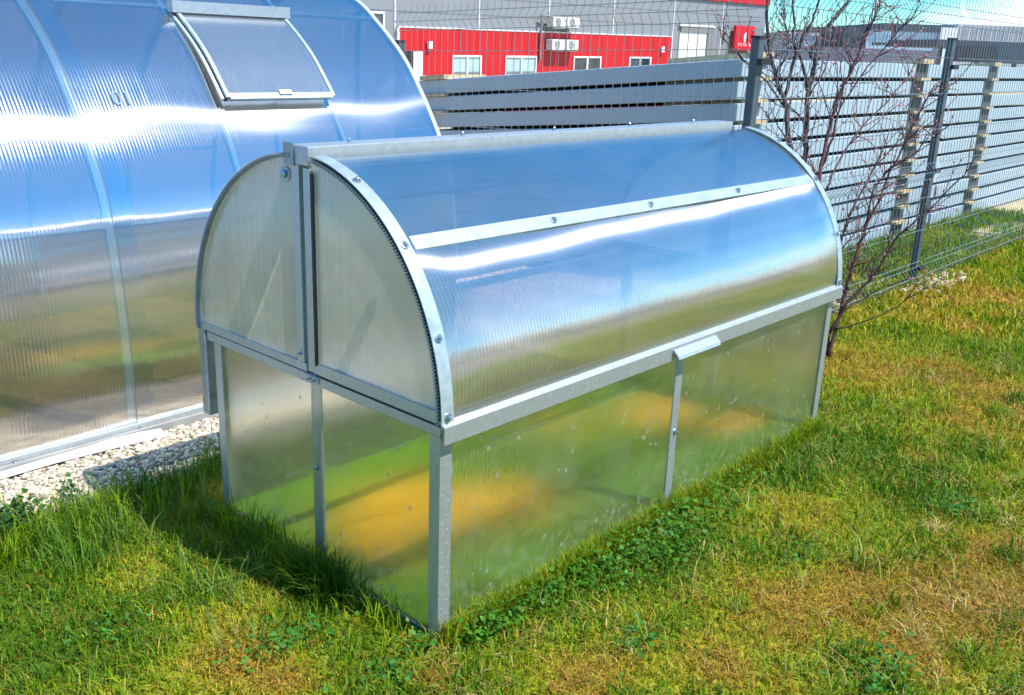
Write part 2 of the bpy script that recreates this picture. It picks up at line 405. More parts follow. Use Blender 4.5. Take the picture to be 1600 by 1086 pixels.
gx = axis(-2.2, 8.5, .06, 900); gy = axis(-2.4, 4.6, .06, 900)
X, Y = np.meshgrid(gx, gy); xf, yf = X.ravel(), Y.ravel()
zf = ground_z(xf, yf)
cg = grass_colour(dryness(xf, yf)-.05, 0)*.62+SOIL*.28
rough_n = fbm(xf, yf, 5., 4)[:, None]
gravelc = np.array([.22, .19, .145])*(.6+.8*rough_n); soilc = np.array([.62, .40, .22])*(.55+.9*rough_n); yardc = np.array([.30, .235, .165])*(.6+.8*rough_n)
sandc = np.array([.52, .43, .27])*(.7+.6*rough_n)
def over(c, new, mask): mask = mask[:, None]; return c*(1-mask)+new*mask
cg = over(cg, gravelc, sstep(-.02, .02, yf-gravel_edge(xf))*(xf < 2.0)*(yf < 1.62))
cg = over(cg, soilc, sstep(1.58, 1.62, yf)*(xf < 3.4))
cg = over(cg, yardc, sstep(4.4, 4.8, yf))
cg = over(cg, yardc, sstep(-3.2, -3.9, yf+.6*fbm(xf, yf, .8, 3)))
cg = over(cg, yardc, sstep(-3.2, -3.8, xf))
cg = over(cg, sandc, sstep(8.2, 8.8, xf+.5*fbm(xf, yf, 2, 3))*(yf > .5))
cg = over(cg, sandc*.8, np.clip(1.4*np.exp(-((xf-7.3)**2/.5+(yf-.95)**2/.03)), 0, 1))
cg = over(cg, SOIL*np.ones((len(xf), 1)), np.clip(1.3*np.exp(-((xf-3.6)**2/.25+(yf-.85)**2/.02)), 0, 1))
cg = over(cg, SOIL*1.6*np.ones((len(xf), 1)), np.clip(1.5*np.exp(-((xf-1.10)**2/.02+(yf+1.05)**2/.03)), 0, 1))
nx, ny = len(gx), len(gy)
ii, jj = np.meshgrid(np.arange(ny-1), np.arange(nx-1), indexing='ij')
k0 = (ii*nx+jj).ravel()
gq = np.stack([k0, k0+1, k0+nx+1, k0+nx], 1)
g = raw_mesh('ground', np.stack([xf, yf, zf], 1), gq, np.zeros((0, 3), int), cg, GROUND, 'structure', smooth=True)

# ------------------------------------------------------------------ cold frame
LEN = 1.94; YC, ZC, RY, RZ = .5, .541, .5, .532; BW = .925; Y0 = .012
cf = thing('cold_frame', (LEN/2, .47, 0), 'low arched polycarbonate cold frame in galvanised steel standing on the lawn', 'cold frame')
def arc(a, off=0.):      # a: 0 = right edge (y=0), 90 = top, 180 = left edge
    a = math.radians(a)
    return YC-(RY+off)*math.cos(a), ZC+(RZ+off)*math.sin(a)
def roof_sheet(a0, a1, name, mat, parent):
    na, nx_ = 44, 40; rows = []; uvs = []
    for i in range(na+1):
        a = a0+(a1-a0)*i/na
        r_, u_ = [], []
        for j in range(nx_+1):
            x = LEN*j/nx_
            o_ = .0040*math.sin(math.pi*i/na)*(math.sin(3.1*x+1)+.6*math.sin(7.3*x+i*.06)+.22*math.sin(17*x+.11*i))
            if a < 85: o_ = o_-.016*math.sin(math.radians(4*(a-40)))*min(1, x/.10, (LEN-x)/.10)*min(1, a/10)     # bow added to the sheet shape to move the sun streak below the strap
            y, z = arc(a, -.003+o_*.8)
            r_.append((x, y, z)); u_.append((x, math.radians(a)*.52))
        rows.append(r_); uvs.append(u_)
    return sheet(name, rows, uvs, mat, parent)
def flat_sheet(name, pts, mat, parent, u=0, v=2):
    """flat panel given as a polygon; uv = two of its coordinates"""
    me = bpy.data.meshes.new(name); me.from_pydata([tuple(q) for q in pts], [], [tuple(range(len(pts)))]); me.update()
    ul = me.uv_layers.new(name='uv')
    for lp in me.loops: q = pts[lp.vertex_index]; ul.data[lp.index].uv = (q[u], q[v])
    return link(name, me, mat, parent)
def arc_bar(mb, a0, a1, x0, x1, o0, o1, n=40):
    vs = []
    for i in range(n+1):
        a = a0+(a1-a0)*i/n
        (ya, za), (yb, zb) = arc(a, o0), arc(a, o1)
        vs += [(x0, ya, za), (x1, ya, za), (x1, yb, zb), (x0, yb, zb)]
    fs = [(0, 1, 2, 3), (4*n+3, 4*n+2, 4*n+1, 4*n)]
    for i in range(n):
        for k in range(4): fs.append((4*i+k, 4*i+4+k, 4*i+4+(k+1) % 4, 4*i+(k+1) % 4))
    return mb.add(vs, fs)
def screw(parent, P, nrm, r=.0095, mat=SCREW):
    P = Vector(P); nrm = Vector(nrm).normalized()
    mb = MB().tube([P, P+nrm*.003, P+nrm*.0034], [r, r, r*.8], 14)
    mb.tube([P+nrm*.003, P+nrm*.009, P+nrm*.0105], [r*.52, r*.5, r*.3], 6)
    return mb.build('screw', mat, parent)
# --- lower box
for x0, x1 in ((0, .036), (LEN-.036, LEN)):
    for s in (0, 1):
        ya, yb = (Y0, Y0+.034) if s == 0 else (BW-.034, BW)
        mb = MB()
        ex = x0 if x0 == 0 else x1-.0025
        mb.box((ex, ya, 0), (ex+.0025, yb, .512))
        ly = ya if s == 0 else yb-.0025
        mb.box((x0+(.0025 if x0 == 0 else 0), ly, 0), (x1-(0 if x0 == 0 else .0025), ly+.0025, .512))
        post = mb.build('corner_post', GALV, cf)
        if x0 == 0 and s == 0:
            for k in range(26):
                z = .03+.018*k; xx = .010 if k % 2 else .026
                if random.random() < .75: MB().tube([(xx, ly-.0002, z), (xx, ly-.0012, z)], .0022, 6).build('rivet', GALVW, post)
part('bottom_rail', (.004, Y0+.036, .0), (.020, BW-.036, .009), GALVD, cf)
part('bottom_rail', (LEN-.020, Y0+.036, .0), (LEN-.004, BW-.036, .009), GALVD, cf)
part('bottom_rail', (.037, Y0+.003, .0), (LEN-.037, Y0+.02, .009), GALVD, cf)
part('bottom_rail', (.037, BW-.02, .0), (LEN-.037, BW-.003, .009), GALVD, cf)
part('top_rail', (-.003, Y0-.002, .514), (.026, BW+.03, .538), GALV, cf, .0015)
part('top_rail', (LEN-.026, Y0-.002, .514), (LEN+.003, BW+.03, .538), GALV, cf, .0015)
part('top_rail', (.027, Y0, .514), (LEN-.027, Y0+.026, .536), GALVD, cf)
part('top_rail', (.027, BW-.026, .514), (LEN-.027, BW, .536), GALV, cf)
mb = MB().box((.009, .452, .02), (.014, .492, .512)); mp_ = mb.build('middle_post', GALV, cf)
screw(mp_, (.0065, .474, .285), (-1, 0, 0), .007)
mb = MB().box((.928, Y0+.001, .01), (.962, Y0+.006, .512)); mp_ = mb.build('middle_post', GALV, cf)
screw(mp_, (.950, Y0+.001, .26), (0, -1, 0), .008)
mb = MB().box((LEN-.006, .452, .02), (LEN-.001, .492, .512)); mb.build('middle_post', GALV, cf)
flat_sheet('wall_panel', [(.0075, .48, .004), (.0075, BW-.004, .004), (.0075, BW-.004, .515), (.0075, .48, .515)], SIDEP, cf, 1, 2)
flat_sheet('wall_panel', [(.0075, Y0+.004, .004), (.0075, .476, .004), (.0075, .476, .515), (.0075, Y0+.004, .515)], SIDEP, cf, 1, 2)
flat_sheet('wall_panel', [(LEN-.0075, Y0+.004, .004), (LEN-.0075, BW-.004, .004), (LEN-.0075, BW-.004, .515), (LEN-.0075, Y0+.004, .515)], SIDEP, cf, 1, 2)
flat_sheet('wall_panel', [(.004, Y0+.0075, .004), (.943, Y0+.0075, .004), (.943, Y0+.0075, .515), (.004, Y0+.0075, .515)], SIDEP, cf)
flat_sheet('wall_panel', [(.947, Y0+.0075, .004), (LEN-.004, Y0+.0075, .004), (LEN-.004, Y0+.0075, .515), (.947, Y0+.0075, .515)], SIDEP, cf)
flat_sheet('wall_panel', [(.004, BW-.0075, .004), (LEN-.004, BW-.0075, .004), (LEN-.004, BW-.0075, .515), (.004, BW-.0075, .515)], SIDEP, cf)
# hanging bracket on the far side of the near end
mb = MB().box((-.004, .965, .285), (.030, .999, .541)); br = mb.build('side_bracket', GALVD, cf)
MB().box((-.0062, .958, .30), (-.0035, .966, .53)).build('light_strip', GALVW, br)
# --- fixed half of the arch (away from the camera)
roof_sheet(93, 180, 'roof_panel', ROOFP, cf)
for xe in (0.002, LEN-.002):
    pts = [(xe, YC+.02, ZC)]+[(xe, *arc(180-87*i/30, -.012)) for i in range(31)]+[(xe, YC+.02, ZC+RZ-.015)]
    flat_sheet('gable_panel', pts, ENDP, cf, 1, 2)
for xa, xb in ((-.012, -.001), (LEN+.001, LEN+.012)):
    arc_bar(MB(), 92, 180, xa+.002, xb, -.013, -.002).build('arch_edge', GALVD, cf)
    tb = MB()
    for k in range(104):
        a = 92.5+87.*k/104
        arc_bar(tb, a, a+.45, xa-(.0012 if xa < 0 else -.0012), xb-.002 if xa < 0 else xb+.0012, -.0125, -.0025, 1)
    tag(tb.build('edge_ribs', SEAL, cf), kind='stuff')
part('arch_rail', (-.004, .487, .541), (.022, 1.0, .562), GALV, cf, .0015)
part('arch_rail', (LEN-.022, .487, .541), (LEN+.004, 1.0, .562), GALV, cf, .0015)
part('arch_rail', (.023, .966, .535), (LEN-.023, .999, .560), GALV, cf, .0015)
part('arch_post', (-.006, .494, .5625), (.024, .522, 1.05), GALV, cf, .0015)
part('arch_post', (LEN-.024, .494, .5625), (LEN+.006, .522, 1.05), GALV, cf, .0015)
rb = part('ridge_beam', (-.008, .452, 1.046), (LEN-.070, .522, 1.090), GALV, cf, .002)
part('ridge_end_plate', (-.011, .505, 1.042), (-.0085, .545, 1.094), GALVD, rb)
for k in range(5): screw(rb, (.14+.38*k, .49, 1.090), (0, 0, 1), .006)
scr = screw(cf, (0.0005, .553, 1.018), (-1, 0, 0), .019); scr.name = 'hinge_bolt'
part('corner_plate', (-.0065, .440, .522), (-.0035, .495, .5365), GALV, cf)
for yy in (.452, .472): screw(cf, (-.0065, yy, .5285), (-1, 0, 0), .004)
screw(cf, (-.006, .508, .585), (-1, 0, 0), .0045)
# thin purlin inside the fixed half
MB().tube([(.03, *arc(140, -.02)), (LEN-.03, *arc(140, -.02))], .008, 8).build('purlin', GALV, cf)
MB().tube([(.03, *arc(118, -.02)), (LEN-.03, *arc(118, -.02))], .006, 8).build('purlin', GALV, cf)
# --- hinged lid (towards the camera)
LIDA = 82
lid = MB().box((-.004, .004, .545), (.020, .452, .572)).build('lid', GALV, cf)
part('lid_rail', (LEN-.020, .004, .545), (LEN+.004, .452, .572), GALV, lid)
for xe in (-.003, LEN-.022): part('lid_post', (xe, .453, .545), (xe+.025, .482, 1.040), GALV, lid, .0015)
MB().box((-.0045, .4425, .566), (-.0005, .4525, 1.030)).build('lid_gap_dark', DARK, lid)  # black strip stands for the shaded gap beside the lid post
MB().box((-.0035, .02, .5385), (.018, .452, .5445)).build('lid_gap_dark', DARK, lid)  # black strip stands for the shaded gap under the lid
roof_sheet(0, LIDA, 'lid_roof_panel', ROOFP, lid)
for xe in (0.004, LEN-.004):
    pts = [(xe, .47, ZC)]+[(xe, .47, ZC+RZ-.02)]+[(xe, *arc(LIDA-LIDA*i/30, -.012)) for i in range(31)]
    flat_sheet('lid_gable_panel', pts, ENDP, lid, 1, 2)
for xa, xb, st0, st1 in ((-.012, -.001, -.0115, .024), (LEN+.001, LEN+.012, LEN-.022, LEN+.0115)):
    arc_bar(MB(), 0, LIDA+3, xa+.003, xb, -.013, -.004).build('lid_edge', DARK, lid)
    tb = MB()
    for k in range(96):
        a = .6+(LIDA+2.)*k/96
        arc_bar(tb, a, a+.48, xa-(.0012 if xa < 0 else -.0012), xb-.002 if xa < 0 else xb+.0012, -.0135, -.0045, 1)
    tag(tb.build('lid_edge_ribs', SEAL, lid), kind='stuff')
    es = arc_bar(MB(), -1, LIDA, st0, st1, .0015, .004).build('edge_strip', GALVW, lid, smooth=False)
    for a in (2.5, 21, 44, 66):
        y, z = arc(a, .004); n_ = (0, -math.cos(math.radians(a)), math.sin(math.radians(a)))
        screw(lid, ((st0+st1)/2, y, z), n_)
# strap along the lid with its screws
a_s = 44.5
mb = MB(); w_ = 1.9
arc_bar(mb, a_s-w_, a_s+w_, .034, LEN-.032, -.003, .0012, 2); mb.build('strap', GALVW, lid)
for xs in (.50, .92, 1.40):
    y, z = arc(a_s, .0012); screw(lid, (xs, y, z), (0, -math.cos(math.radians(a_s)), math.sin(math.radians(a_s))))
# lower lid rail: upright face with a small lip, and the handle
mb = MB()
mb.prism([(-.012, .505), (-.008, .505), (-.008, .540), (.012, .556), (.012, .560), (-.012, .545)], 0, -.010, LEN+.012)
mb.build('lid_bottom_rail', GALV, lid)
mb = MB().prism([(-.0125, .536), (-.016, .538), (-.032, .522), (-.035, .513), (-.032, .512), (-.029, .519), (-.0125, .531)], 0, .86, 1.08)
hd = mb.build('handle', GALVW, lid)
MB().tube([(.03, *arc(44.5, -.012)), (LEN-.03, *arc(44.5, -.012))], .007, 8).build('lid_purlin', GALV, lid)
MB().tube([(.03, .03, .552), (LEN-.03, .03, .552)], .008, 8).build('lid_purlin', GALV, lid)

# floor of the bed inside: dry yellow and green patches
bx, by = np.meshgrid(np.linspace(.012, LEN-.012, 120), np.linspace(Y0+.012, BW-.012, 60)); bxf, byf = bx.ravel(), by.ravel()
bc = np.array([.125, .27, .010])*(.7+.6*fbm(bxf, byf, 4, 3))[:, None]
YEL = [(.34, .56, .18, .16, 1.2), (.62, .42, .18, .15, .9), (.16, .40, .09, .12, .6), (1.60, .56, .18, .11, 1.3), (1.72, .28, .18, .09, 1.0), (1.22, .72, .2, .1, .4)]
def yellow_at(x, y):
    t = 0
    for cx, cy, sx_, sy_, a_ in YEL: t = t+a_*np.exp(-((x-cx)/sx_)**2-((y-cy)/sy_)**2)
    return np.clip(t*1.15*(.65+.7*fbm(x, y, 7, 3)), 0, 1)
yel = yellow_at(bxf, byf)
bc = over(bc, np.array([.86, .46, .02])*np.ones((len(bxf), 1)), yel)
bz = .004+.020*fbm(bxf, byf, 5, 3)
bi, bj = np.meshgrid(np.arange(59), np.arange(119), indexing='ij'); k0 = (bi*120+bj).ravel()
bed = raw_mesh('bed_floor', np.stack([bxf, byf, bz], 1), np.stack([k0, k0+1, k0+121, k0+120], 1), np.zeros((0, 3), int), bc, BED, 'structure', smooth=True)

# ------------------------------------------------------------------ big greenhouse on the left
PRO = [(1.612, 0), (1.604, .28), (1.619, .52), (1.655, .75), (1.712, .90), (1.779, 1.015), (1.855, 1.125), (1.964, 1.258), (2.13, 1.395), (2.31, 1.505), (2.62, 1.575)]
PRO = PRO+[(5.24-y, z) for y, z in PRO[-2::-1]]
def catmull(P, n):
    P = np.array(P); out = []
    Q = np.vstack([2*P[0]-P[1], P, 2*P[-1]-P[-2]])
    for i in range(len(P)-1):
        a, b, c, d = Q[i:i+4]
        for k in range(n):
            t = k/n
            out.append(.5*((2*b)+(-a+c)*t+(2*a-5*b+4*c-d)*t*t+(-a+3*b-3*c+d)*t**3))
    out.append(P[-1]); return np.array(out)
GP = catmull(PRO, 6)
GS = np.concatenate([[0], np.cumsum(np.linalg.norm(np.diff(GP, axis=0), axis=1))])
GT = np.gradient(GP, axis=0); GN = np.stack([-GT[:, 1], GT[:, 0]], 1); GN /= np.linalg.norm(GN, axis=1)[:, None]
def gh_at(s):
    y = np.interp(s, GS, GP[:, 0]); z = np.interp(s, GS, GP[:, 1]); n = np.array([np.interp(s, GS, GN[:, 0]), np.interp(s, GS, GN[:, 1])]); n /= np.linalg.norm(n)
    return np.array([y, z]), n
X_END = 1.60; BAY = .510; RIBS = [X_END-BAY*k for k in range(0, 10)]
gh = thing('greenhouse', (-.6, 2.62, 0), 'large arched polycarbonate greenhouse with an open roof vent, left of the cold frame', 'greenhouse')
for b in range(9):
    xa, xb = RIBS[b+1], RIBS[b]
    rows, uvs = [], []
    for i in range(len(GP)):
        r_, u_ = [], []
        for j in range(13):
            t = j/12; x = xa+(xb-xa)*t
            o_ = .006*math.sin(math.pi*t)*(1+.5*math.sin(GS[i]*2.3+b*1.7))+.002*math.sin(9*GS[i]+b)*math.sin(math.pi*t)
            r_.append((x, GP[i, 0]+GN[i, 0]*o_, GP[i, 1]+GN[i, 1]*o_)); u_.append((x, GS[i]))
        rows.append(r_); uvs.append(u_)
    sheet('roof_panel', rows, uvs, GHP, gh)
for k, x in enumerate(RIBS):
    mb = MB(); n = len(GP)
    vs = []
    w_ = .016 if k in (3, 7) else .009
    for i in range(n):
        a = GP[i]-GN[i]*.024; b = GP[i]+GN[i]*(.0035 if k == 0 else -.0015)
        vs += [(x-w_, a[0], a[1]), (x+w_, a[0], a[1]), (x+w_, b[0], b[1]), (x-w_, b[0], b[1])]
    fs = [(0, 1, 2, 3), (4*n-1, 4*n-2, 4*n-3, 4*n-4)]
    for i in range(n-1):
        for q in range(4): fs.append((4*i+q, 4*i+4+q, 4*i+4+(q+1) % 4, 4*i+(q+1) % 4))
    mb.add(vs, fs).build('arch_rib', RIBW, gh)
# overlap strip of the second sheet beside the first seam
for b in (3, 7):
    rows, uvs = [], []
    for i in range(len(GP)):
        p0 = GP[i]+GN[i]*.006
        rows.append([(RIBS[b]+.012+.022*q, p0[0], p0[1]) for q in range(4)]); uvs.append([(RIBS[b]+.022*q, GS[i]) for q in range(4)])
    sheet('overlap_strip', rows, uvs, GHP, gh)
for s_ in (.722, GS[-1]-.722, 1.62, GS[-1]/2):
    P0, n_ = gh_at(s_); P0 = P0-n_*.010
    MB().tube([(RIBS[-1], P0[0], P0[1]), (X_END, P0[0], P0[1])], .009, 8).build('purlin', RIBW, gh)
part('base_rail', (RIBS[-1], 1.588, -.005), (X_END+.01, 1.6085, .048), GALV, gh, .002)
part('base_rail', (RIBS[-1], 3.632, -.13), (X_END+.01, 3.652, .04), GALV, gh, .002)
part('base_rail', (X_END+.0135, 1.588, -.1), (X_END+.033, 3.652, .04), GALV, gh, .002)
part('base_rail', (RIBS[-1]-.020, 1.61, -.1), (RIBS[-1]-.0005, 3.63, .04), GALV, gh, .002)
for k in range(12):
    xx = RIBS[-1]+.2+.41*k
    if xx < X_END: screw(gh, (xx, 1.5875, .03), (0, -1, 0), .008)
for xe in (X_END, RIBS[-1]):
    pts = [(xe, q[0], q[1]) for q in GP[::2]]
    flat_sheet('gable_panel', pts, GHP, gh, 1, 2)
    for yy in (2.28, 2.96): part('door_post', (xe-.012, yy-.012, -.05), (xe+.012, yy+.012, 1.45), RIBW, gh)
# vent
VX0, VX1 = RIBS[2]+.028, RIBS[1]-.010
s0 = np.interp(1.085, GP[:60, 1], GS[:60]); s1 = np.interp(1.395, GP[:60, 1], GS[:60])
rows, uvs = [], []
def vent_pt(t, off):
    P, n = gh_at(s0+(s1-s0)*t); return P+n*(off+.030*(1-t))
for i in range(15):
    P = vent_pt(i/14, .014)
    rows.append([(VX0+(VX1-VX0)*j/4, P[0], P[1]) for j in range(5)]); uvs.append([(VX0+(VX1-VX0)*j/4, i*.04) for j in range(5)])
vent = sheet('vent', rows, uvs, VENTP, gh)
def rail(x0, x1, o0, o1, ts, name, mat, par):
    vs = []
    for t in ts:
        a, b = vent_pt(t, o0), vent_pt(t, o1)
        vs += [(x0, *a), (x1, *a), (x1, *b), (x0, *b)]
    n = len(ts); fs = [(0, 1, 2, 3), (4*n-1, 4*n-2, 4*n-3, 4*n-4)]
    for i in range(n-1):
        for q in range(4): fs.append((4*i+q, 4*i+4+q, 4*i+4+(q+1) % 4, 4*i+(q+1) % 4))
    return MB().add(vs, fs).build(name, mat, par)
TS = [i/14 for i in range(15)]
rail(VX0-.006, VX0+.008, .010, .019, TS, 'vent_frame', GALVW, vent)
rail(VX1-.008, VX1+.006, .010, .019, TS, 'vent_frame', GALVW, vent)
rail(VX0+.0085, VX1-.0085, .010, .019, [-.02, .035], 'vent_frame', GALVW, vent)
rail(VX0-.004, VX0+.006, -.012, .008, TS, 'vent_gap_side', DARK, vent)  # dark strip stands for the shaded gap beside the raised vent
rail(VX0+.007, VX1-.004, -.012, .006, [0, .01], 'vent_gap_side', GALVD, vent)
rail(VX0-.022, VX0-.010, .0, .006, TS, 'vent_opening_frame', GALVW, gh)
rail((VX0+VX1)/2-.015, (VX0+VX1)/2+.04, .0195, .026, [.01, .055], 'vent_latch', GALVW, vent)
mb = MB()
P, n_ = gh_at(s1); hb = P+n_*.030
mb.box((VX0-.025, hb[0]-.018, hb[1]-.020), (VX1+.020, hb[0]+.022, hb[1]+.022)).build('vent_hinge_bar', GALV, gh)
# mirrored sheet number, printed on the inner skin
cu = bpy.data.curves.new('sheet_number', 'FONT'); cu.body = '10'; cu.size = .075; cu.align_x = 'CENTER'
tmp = bpy.data.objects.new('tmp', cu); col.objects.link(tmp)
bpy.context.view_layer.update()
me = bpy.data.meshes.new_from_object(tmp.evaluated_get(bpy.context.evaluated_depsgraph_get())); bpy.data.objects.remove(tmp)
sN = np.interp(1.085, GP[:40, 1], GS[:40]); XN = .235
for v_ in me.vertices:
    P, n_ = gh_at(sN+v_.co.y+.0); P = P+n_*.0105
    v_.co = (XN-v_.co.x, P[0], P[1])
me.materials.clear()
link('printed_number', me, INK, gh)
# loose white plank along the base
def plank(P, w, th, name, label, mat):
    vs, fs = [], []
    for (x, y, z, tilt) in P:
        for dy, dz in ((0, 0), (w, tilt), (w, tilt+th), (0, th)): vs.append((x, y-dy, z+dz))
    n = len(P); fs = [(0, 1, 2, 3), (4*n-1, 4*n-2, 4*n-3, 4*n-4)]
    for i in range(n-1):
        for q in range(4): fs.append((4*i+q, 4*i+4+q, 4*i+4+(q+1) % 4, 4*i+(q+1) % 4))
    return tag(MB().add(vs, fs).build(name, mat), label, 'plank')
plank([(-2.8, 1.585, .012, 0), (-.45, 1.583, .014, -.004), (-.22, 1.580, .018, -.004), (-.05, 1.572, .022, -.010), (.07, 1.565, .022, -.012), (.14, 1.562, .016, -.012)], .048, .005, 'loose_plank',
      'warped white plank lying along the foot of the big greenhouse', PLANKW)
tag(MB().box((-2.9, 1.5705, -.02), (1.65, 1.5865, .030)).build('base_board', mat_solid('greyed_board', (.30, .30, .29), rough=.7)), 'grey base board under the wall of the big greenhouse', 'board')

# ------------------------------------------------------------------ gravel strip
def make_stones(n, fx, fy, smin, smax, base, name, label):
    t = (1+5**.5)/2
    iv = np.array([(-1,t,0),(1,t,0),(-1,-t,0),(1,-t,0),(0,-1,t),(0,1,t),(0,-1,-t),(0,1,-t),(t,0,-1),(t,0,1),(-t,0,-1),(-t,0,1)])/1.902
    it = np.array([(0,11,5),(0,5,1),(0,1,7),(0,7,10),(0,10,11),(1,5,9),(5,11,4),(11,10,2),(10,7,6),(7,1,8),(3,9,4),(3,4,2),(3,2,6),(3,6,8),(3,8,9),(4,9,5),(2,4,11),(6,2,10),(8,6,7),(9,8,1)])
    x, y = fx(n), fy(n); z = ground_z(x, y)
    sz = smin+(smax-smin)*rng.random(n)**1.6
    V = iv[None]*(1+.45*(rng.random((n, 12, 1))-.5))*np.stack([sz*(.8+.5*rng.random(n)), sz*(.7+.5*rng.random(n)), sz*(.5+.4*rng.random(n))], 1)[:, None, :]
    a = rng.random(n)*6.283; ca, sa = np.cos(a)[:, None], np.sin(a)[:, None]
    W = np.stack([V[..., 0]*ca-V[..., 1]*sa, V[..., 0]*sa+V[..., 1]*ca, V[..., 2]], 2)
    W += np.stack([x, y, z+sz*(.15+.5*rng.random(n))], 1)[:, None, :]
    c = base*(.40+.85*rng.random((n, 1)))*(1+(rng.random((n, 3))-.5)*.22)
    T = (it[None]+12*np.arange(n)[:, None, None]).reshape(-1, 3)
    o = raw_mesh(name, W.reshape(-1, 3), np.zeros((0, 4), int), T, np.repeat(np.clip(c, 0, .9), 12, 0), STONE, 'stuff')
    return tag(o, label, 'gravel')
gxn = lambda n: -1.6+3.5*rng.random(n)
_gx = [None]
def fx_(n): _gx[0] = gxn(n); return _gx[0]
def fy_(n): e = gravel_edge(_gx[0])-.015; return e+(1.575-e)*rng.random(n)**.93
make_stones(16000, fx_, fy_, .0045, .0108, np.array([.62, .54, .41]), 'gravel_strip', 'strip of pale gravel between the lawn and the big greenhouse')
_c = [None]
def fx2(n): k = rng.random(n) < .5; _c[0] = np.where(k, 0, 1); return np.where(k, 3.55+.30*rng.standard_normal(n), 4.75+.22*rng.standard_normal(n))
def fy2(n): return np.where(_c[0] == 0, .80, .58)+.06*rng.standard_normal(n)
make_stones(380, fx2, fy2, .008, .030, np.array([.46, .38, .28]), 'rubble', 'scattered pale rubble at the foot of the wire fence')

def fx3(n): return 1.05+.10*rng.standard_normal(n)
def fy3(n): return -1.0+.10*rng.standard_normal(n)
make_stones(60, fx3, fy3, .002, .006, np.array([.34, .27, .19]), 'pebbles', 'small brown pebbles on the bare soil patch at right')
st = MB(); n_ = 12
ring = [(1.10+.055*math.cos(6.283*i/n_)*(1+.2*math.sin(i*2.3)), -1.075+.035*math.sin(6.283*i/n_)*(1+.2*math.cos(i*1.7))) for i in range(n_)]
st.prism(ring, 2, -.01, .016); so_ = st.build('flat_stone', mat_solid('pale_stone', (.50, .47, .40), rough=.85, var=.15, scale=40, bump=.4, bscale=60))
bv = so_.modifiers.new('bevel', 'BEVEL'); bv.width = .008; bv.segments = 3
tag(so_, 'pale flat stone half sunk in the bare soil at right', 'stone')
# ------------------------------------------------------------------ grass
def blades(px_, py_, h, w, lean, colr, seg_curl=1.):
    n = len(px_); z = ground_z(px_, py_)-.003
    a = rng.random(n)*6.283; b = a+math.pi/2+(rng.random(n)-.5)*1.2
    dx, dy = np.cos(a)*lean*h, np.sin(a)*lean*h
    up = h*np.sqrt(np.clip(1-lean**2*.8, .06, 1))
    wx, wy = np.cos(b)*w/2, np.sin(b)*w/2
    base = np.stack([px_, py_, z], 1); ws = np.stack([wx, wy, wx*0], 1)
    mid = base+np.stack([dx*.38, dy*.38, up*.62], 1); tip = base+np.stack([dx*1.05, dy*1.05, up*(1-.25*lean*seg_curl)], 1)
    V = np.stack([base-ws, base+ws, mid+ws*.8, mid-ws*.8, tip], 1)
    k = 5*np.arange(n)[:, None]
    Q = k+np.array([[0, 1, 2, 3]]); T = k+np.array([[3, 2, 4]])
    C = np.repeat(colr[:, None, :], 5, 1).copy(); C[:, 4] = C[:, 4]*.85+np.array([.30, .27, .06])*.15
    return V.reshape(-1, 3), Q, T, C.reshape(-1, 3)
def in_lawn(x, y):
    box = (x > -.004) & (x < LEN+.004) & (y > Y0-.004) & (y < BW+.004) & ~((x > .022) & (x < LEN-.022) & (y > Y0+.022) & (y < BW-.022) & (rng.random(len(x)) < .55))
    ge = gravel_edge(x)
    left = (y > ge+.01) & (x < 3.0) & (rng.random(len(x)) > .03*(y < ge+.12))
    back = (y > 1.385)
    yard = (y < -3.0) | (x < -3.0)
    sand = ((x > 8.3) & (y > .75)) | (np.exp(-((x-7.3)**2/.5+(y-.95)**2/.03)) > .45)
    heap = np.exp(-((x-3.6)**2/.25+(y-.85)**2/.02)) > .45
    bare = np.exp(-((x-1.10)**2/.012+(y+1.06)**2/.012)) > .55
    thin = rng.random(len(x)) < .18*sstep(.60, .80, dryness(x, y))
    return ~(box | left | back | yard | sand | heap | bare | thin)
def scatter(n, x0, x1, y0, y1, dmin, dmax, margin=140):
    x = x0+(x1-x0)*rng.random(n); y = y0+(y1-y0)*rng.random(n)
    u_, v_, d_ = project(np.stack([x, y, x*0], 1))
    k = (d_ > dmin) & (d_ <= dmax) & (u_ > -margin) & (u_ < 1600+margin) & (v_ < 1086+margin+60)
    x, y = x[k], y[k]; k = in_lawn(x, y); return x[k], y[k]
parts_ = []
def emit(x, y, hs_, ws_, ln, drj=.16, cm=1.):
    n = len(x)
    if n == 0: return
    d = dryness(x, y)
    jit = drj*rng.standard_normal(n)*.75-.03
    c = grass_colour(d, jit)*(.72+.56*rng.random((n, 1)))*cm
    ins = (x > 0) & (x < LEN) & (y > Y0) & (y < BW)
    if ins.any():
        yl = yellow_at(x[ins], y[ins])[:, None]
        c[ins] = (GRN*1.0*(1-yl)+np.array([.90, .46, .012])*yl)*(.75+.5*rng.random((ins.sum(), 1)))
    tall = 1-.45*sstep(.5, .75, d)+.3*sstep(.42, .28, d)
    h = hs_[0]+(hs_[1]-hs_[0])*rng.random(n)**1.7; w = (ws_[0]+(ws_[1]-ws_[0])*rng.random(n))*np.where(rng.random(n) < .12, 1.7, 1.)
    lean = np.clip(ln[0]+(ln[1]-ln[0])*rng.random(n)+.2*sstep(.5, .75, d), .05, 1.0)
    parts_.append(blades(x, y, h*tall, w, lean, c))
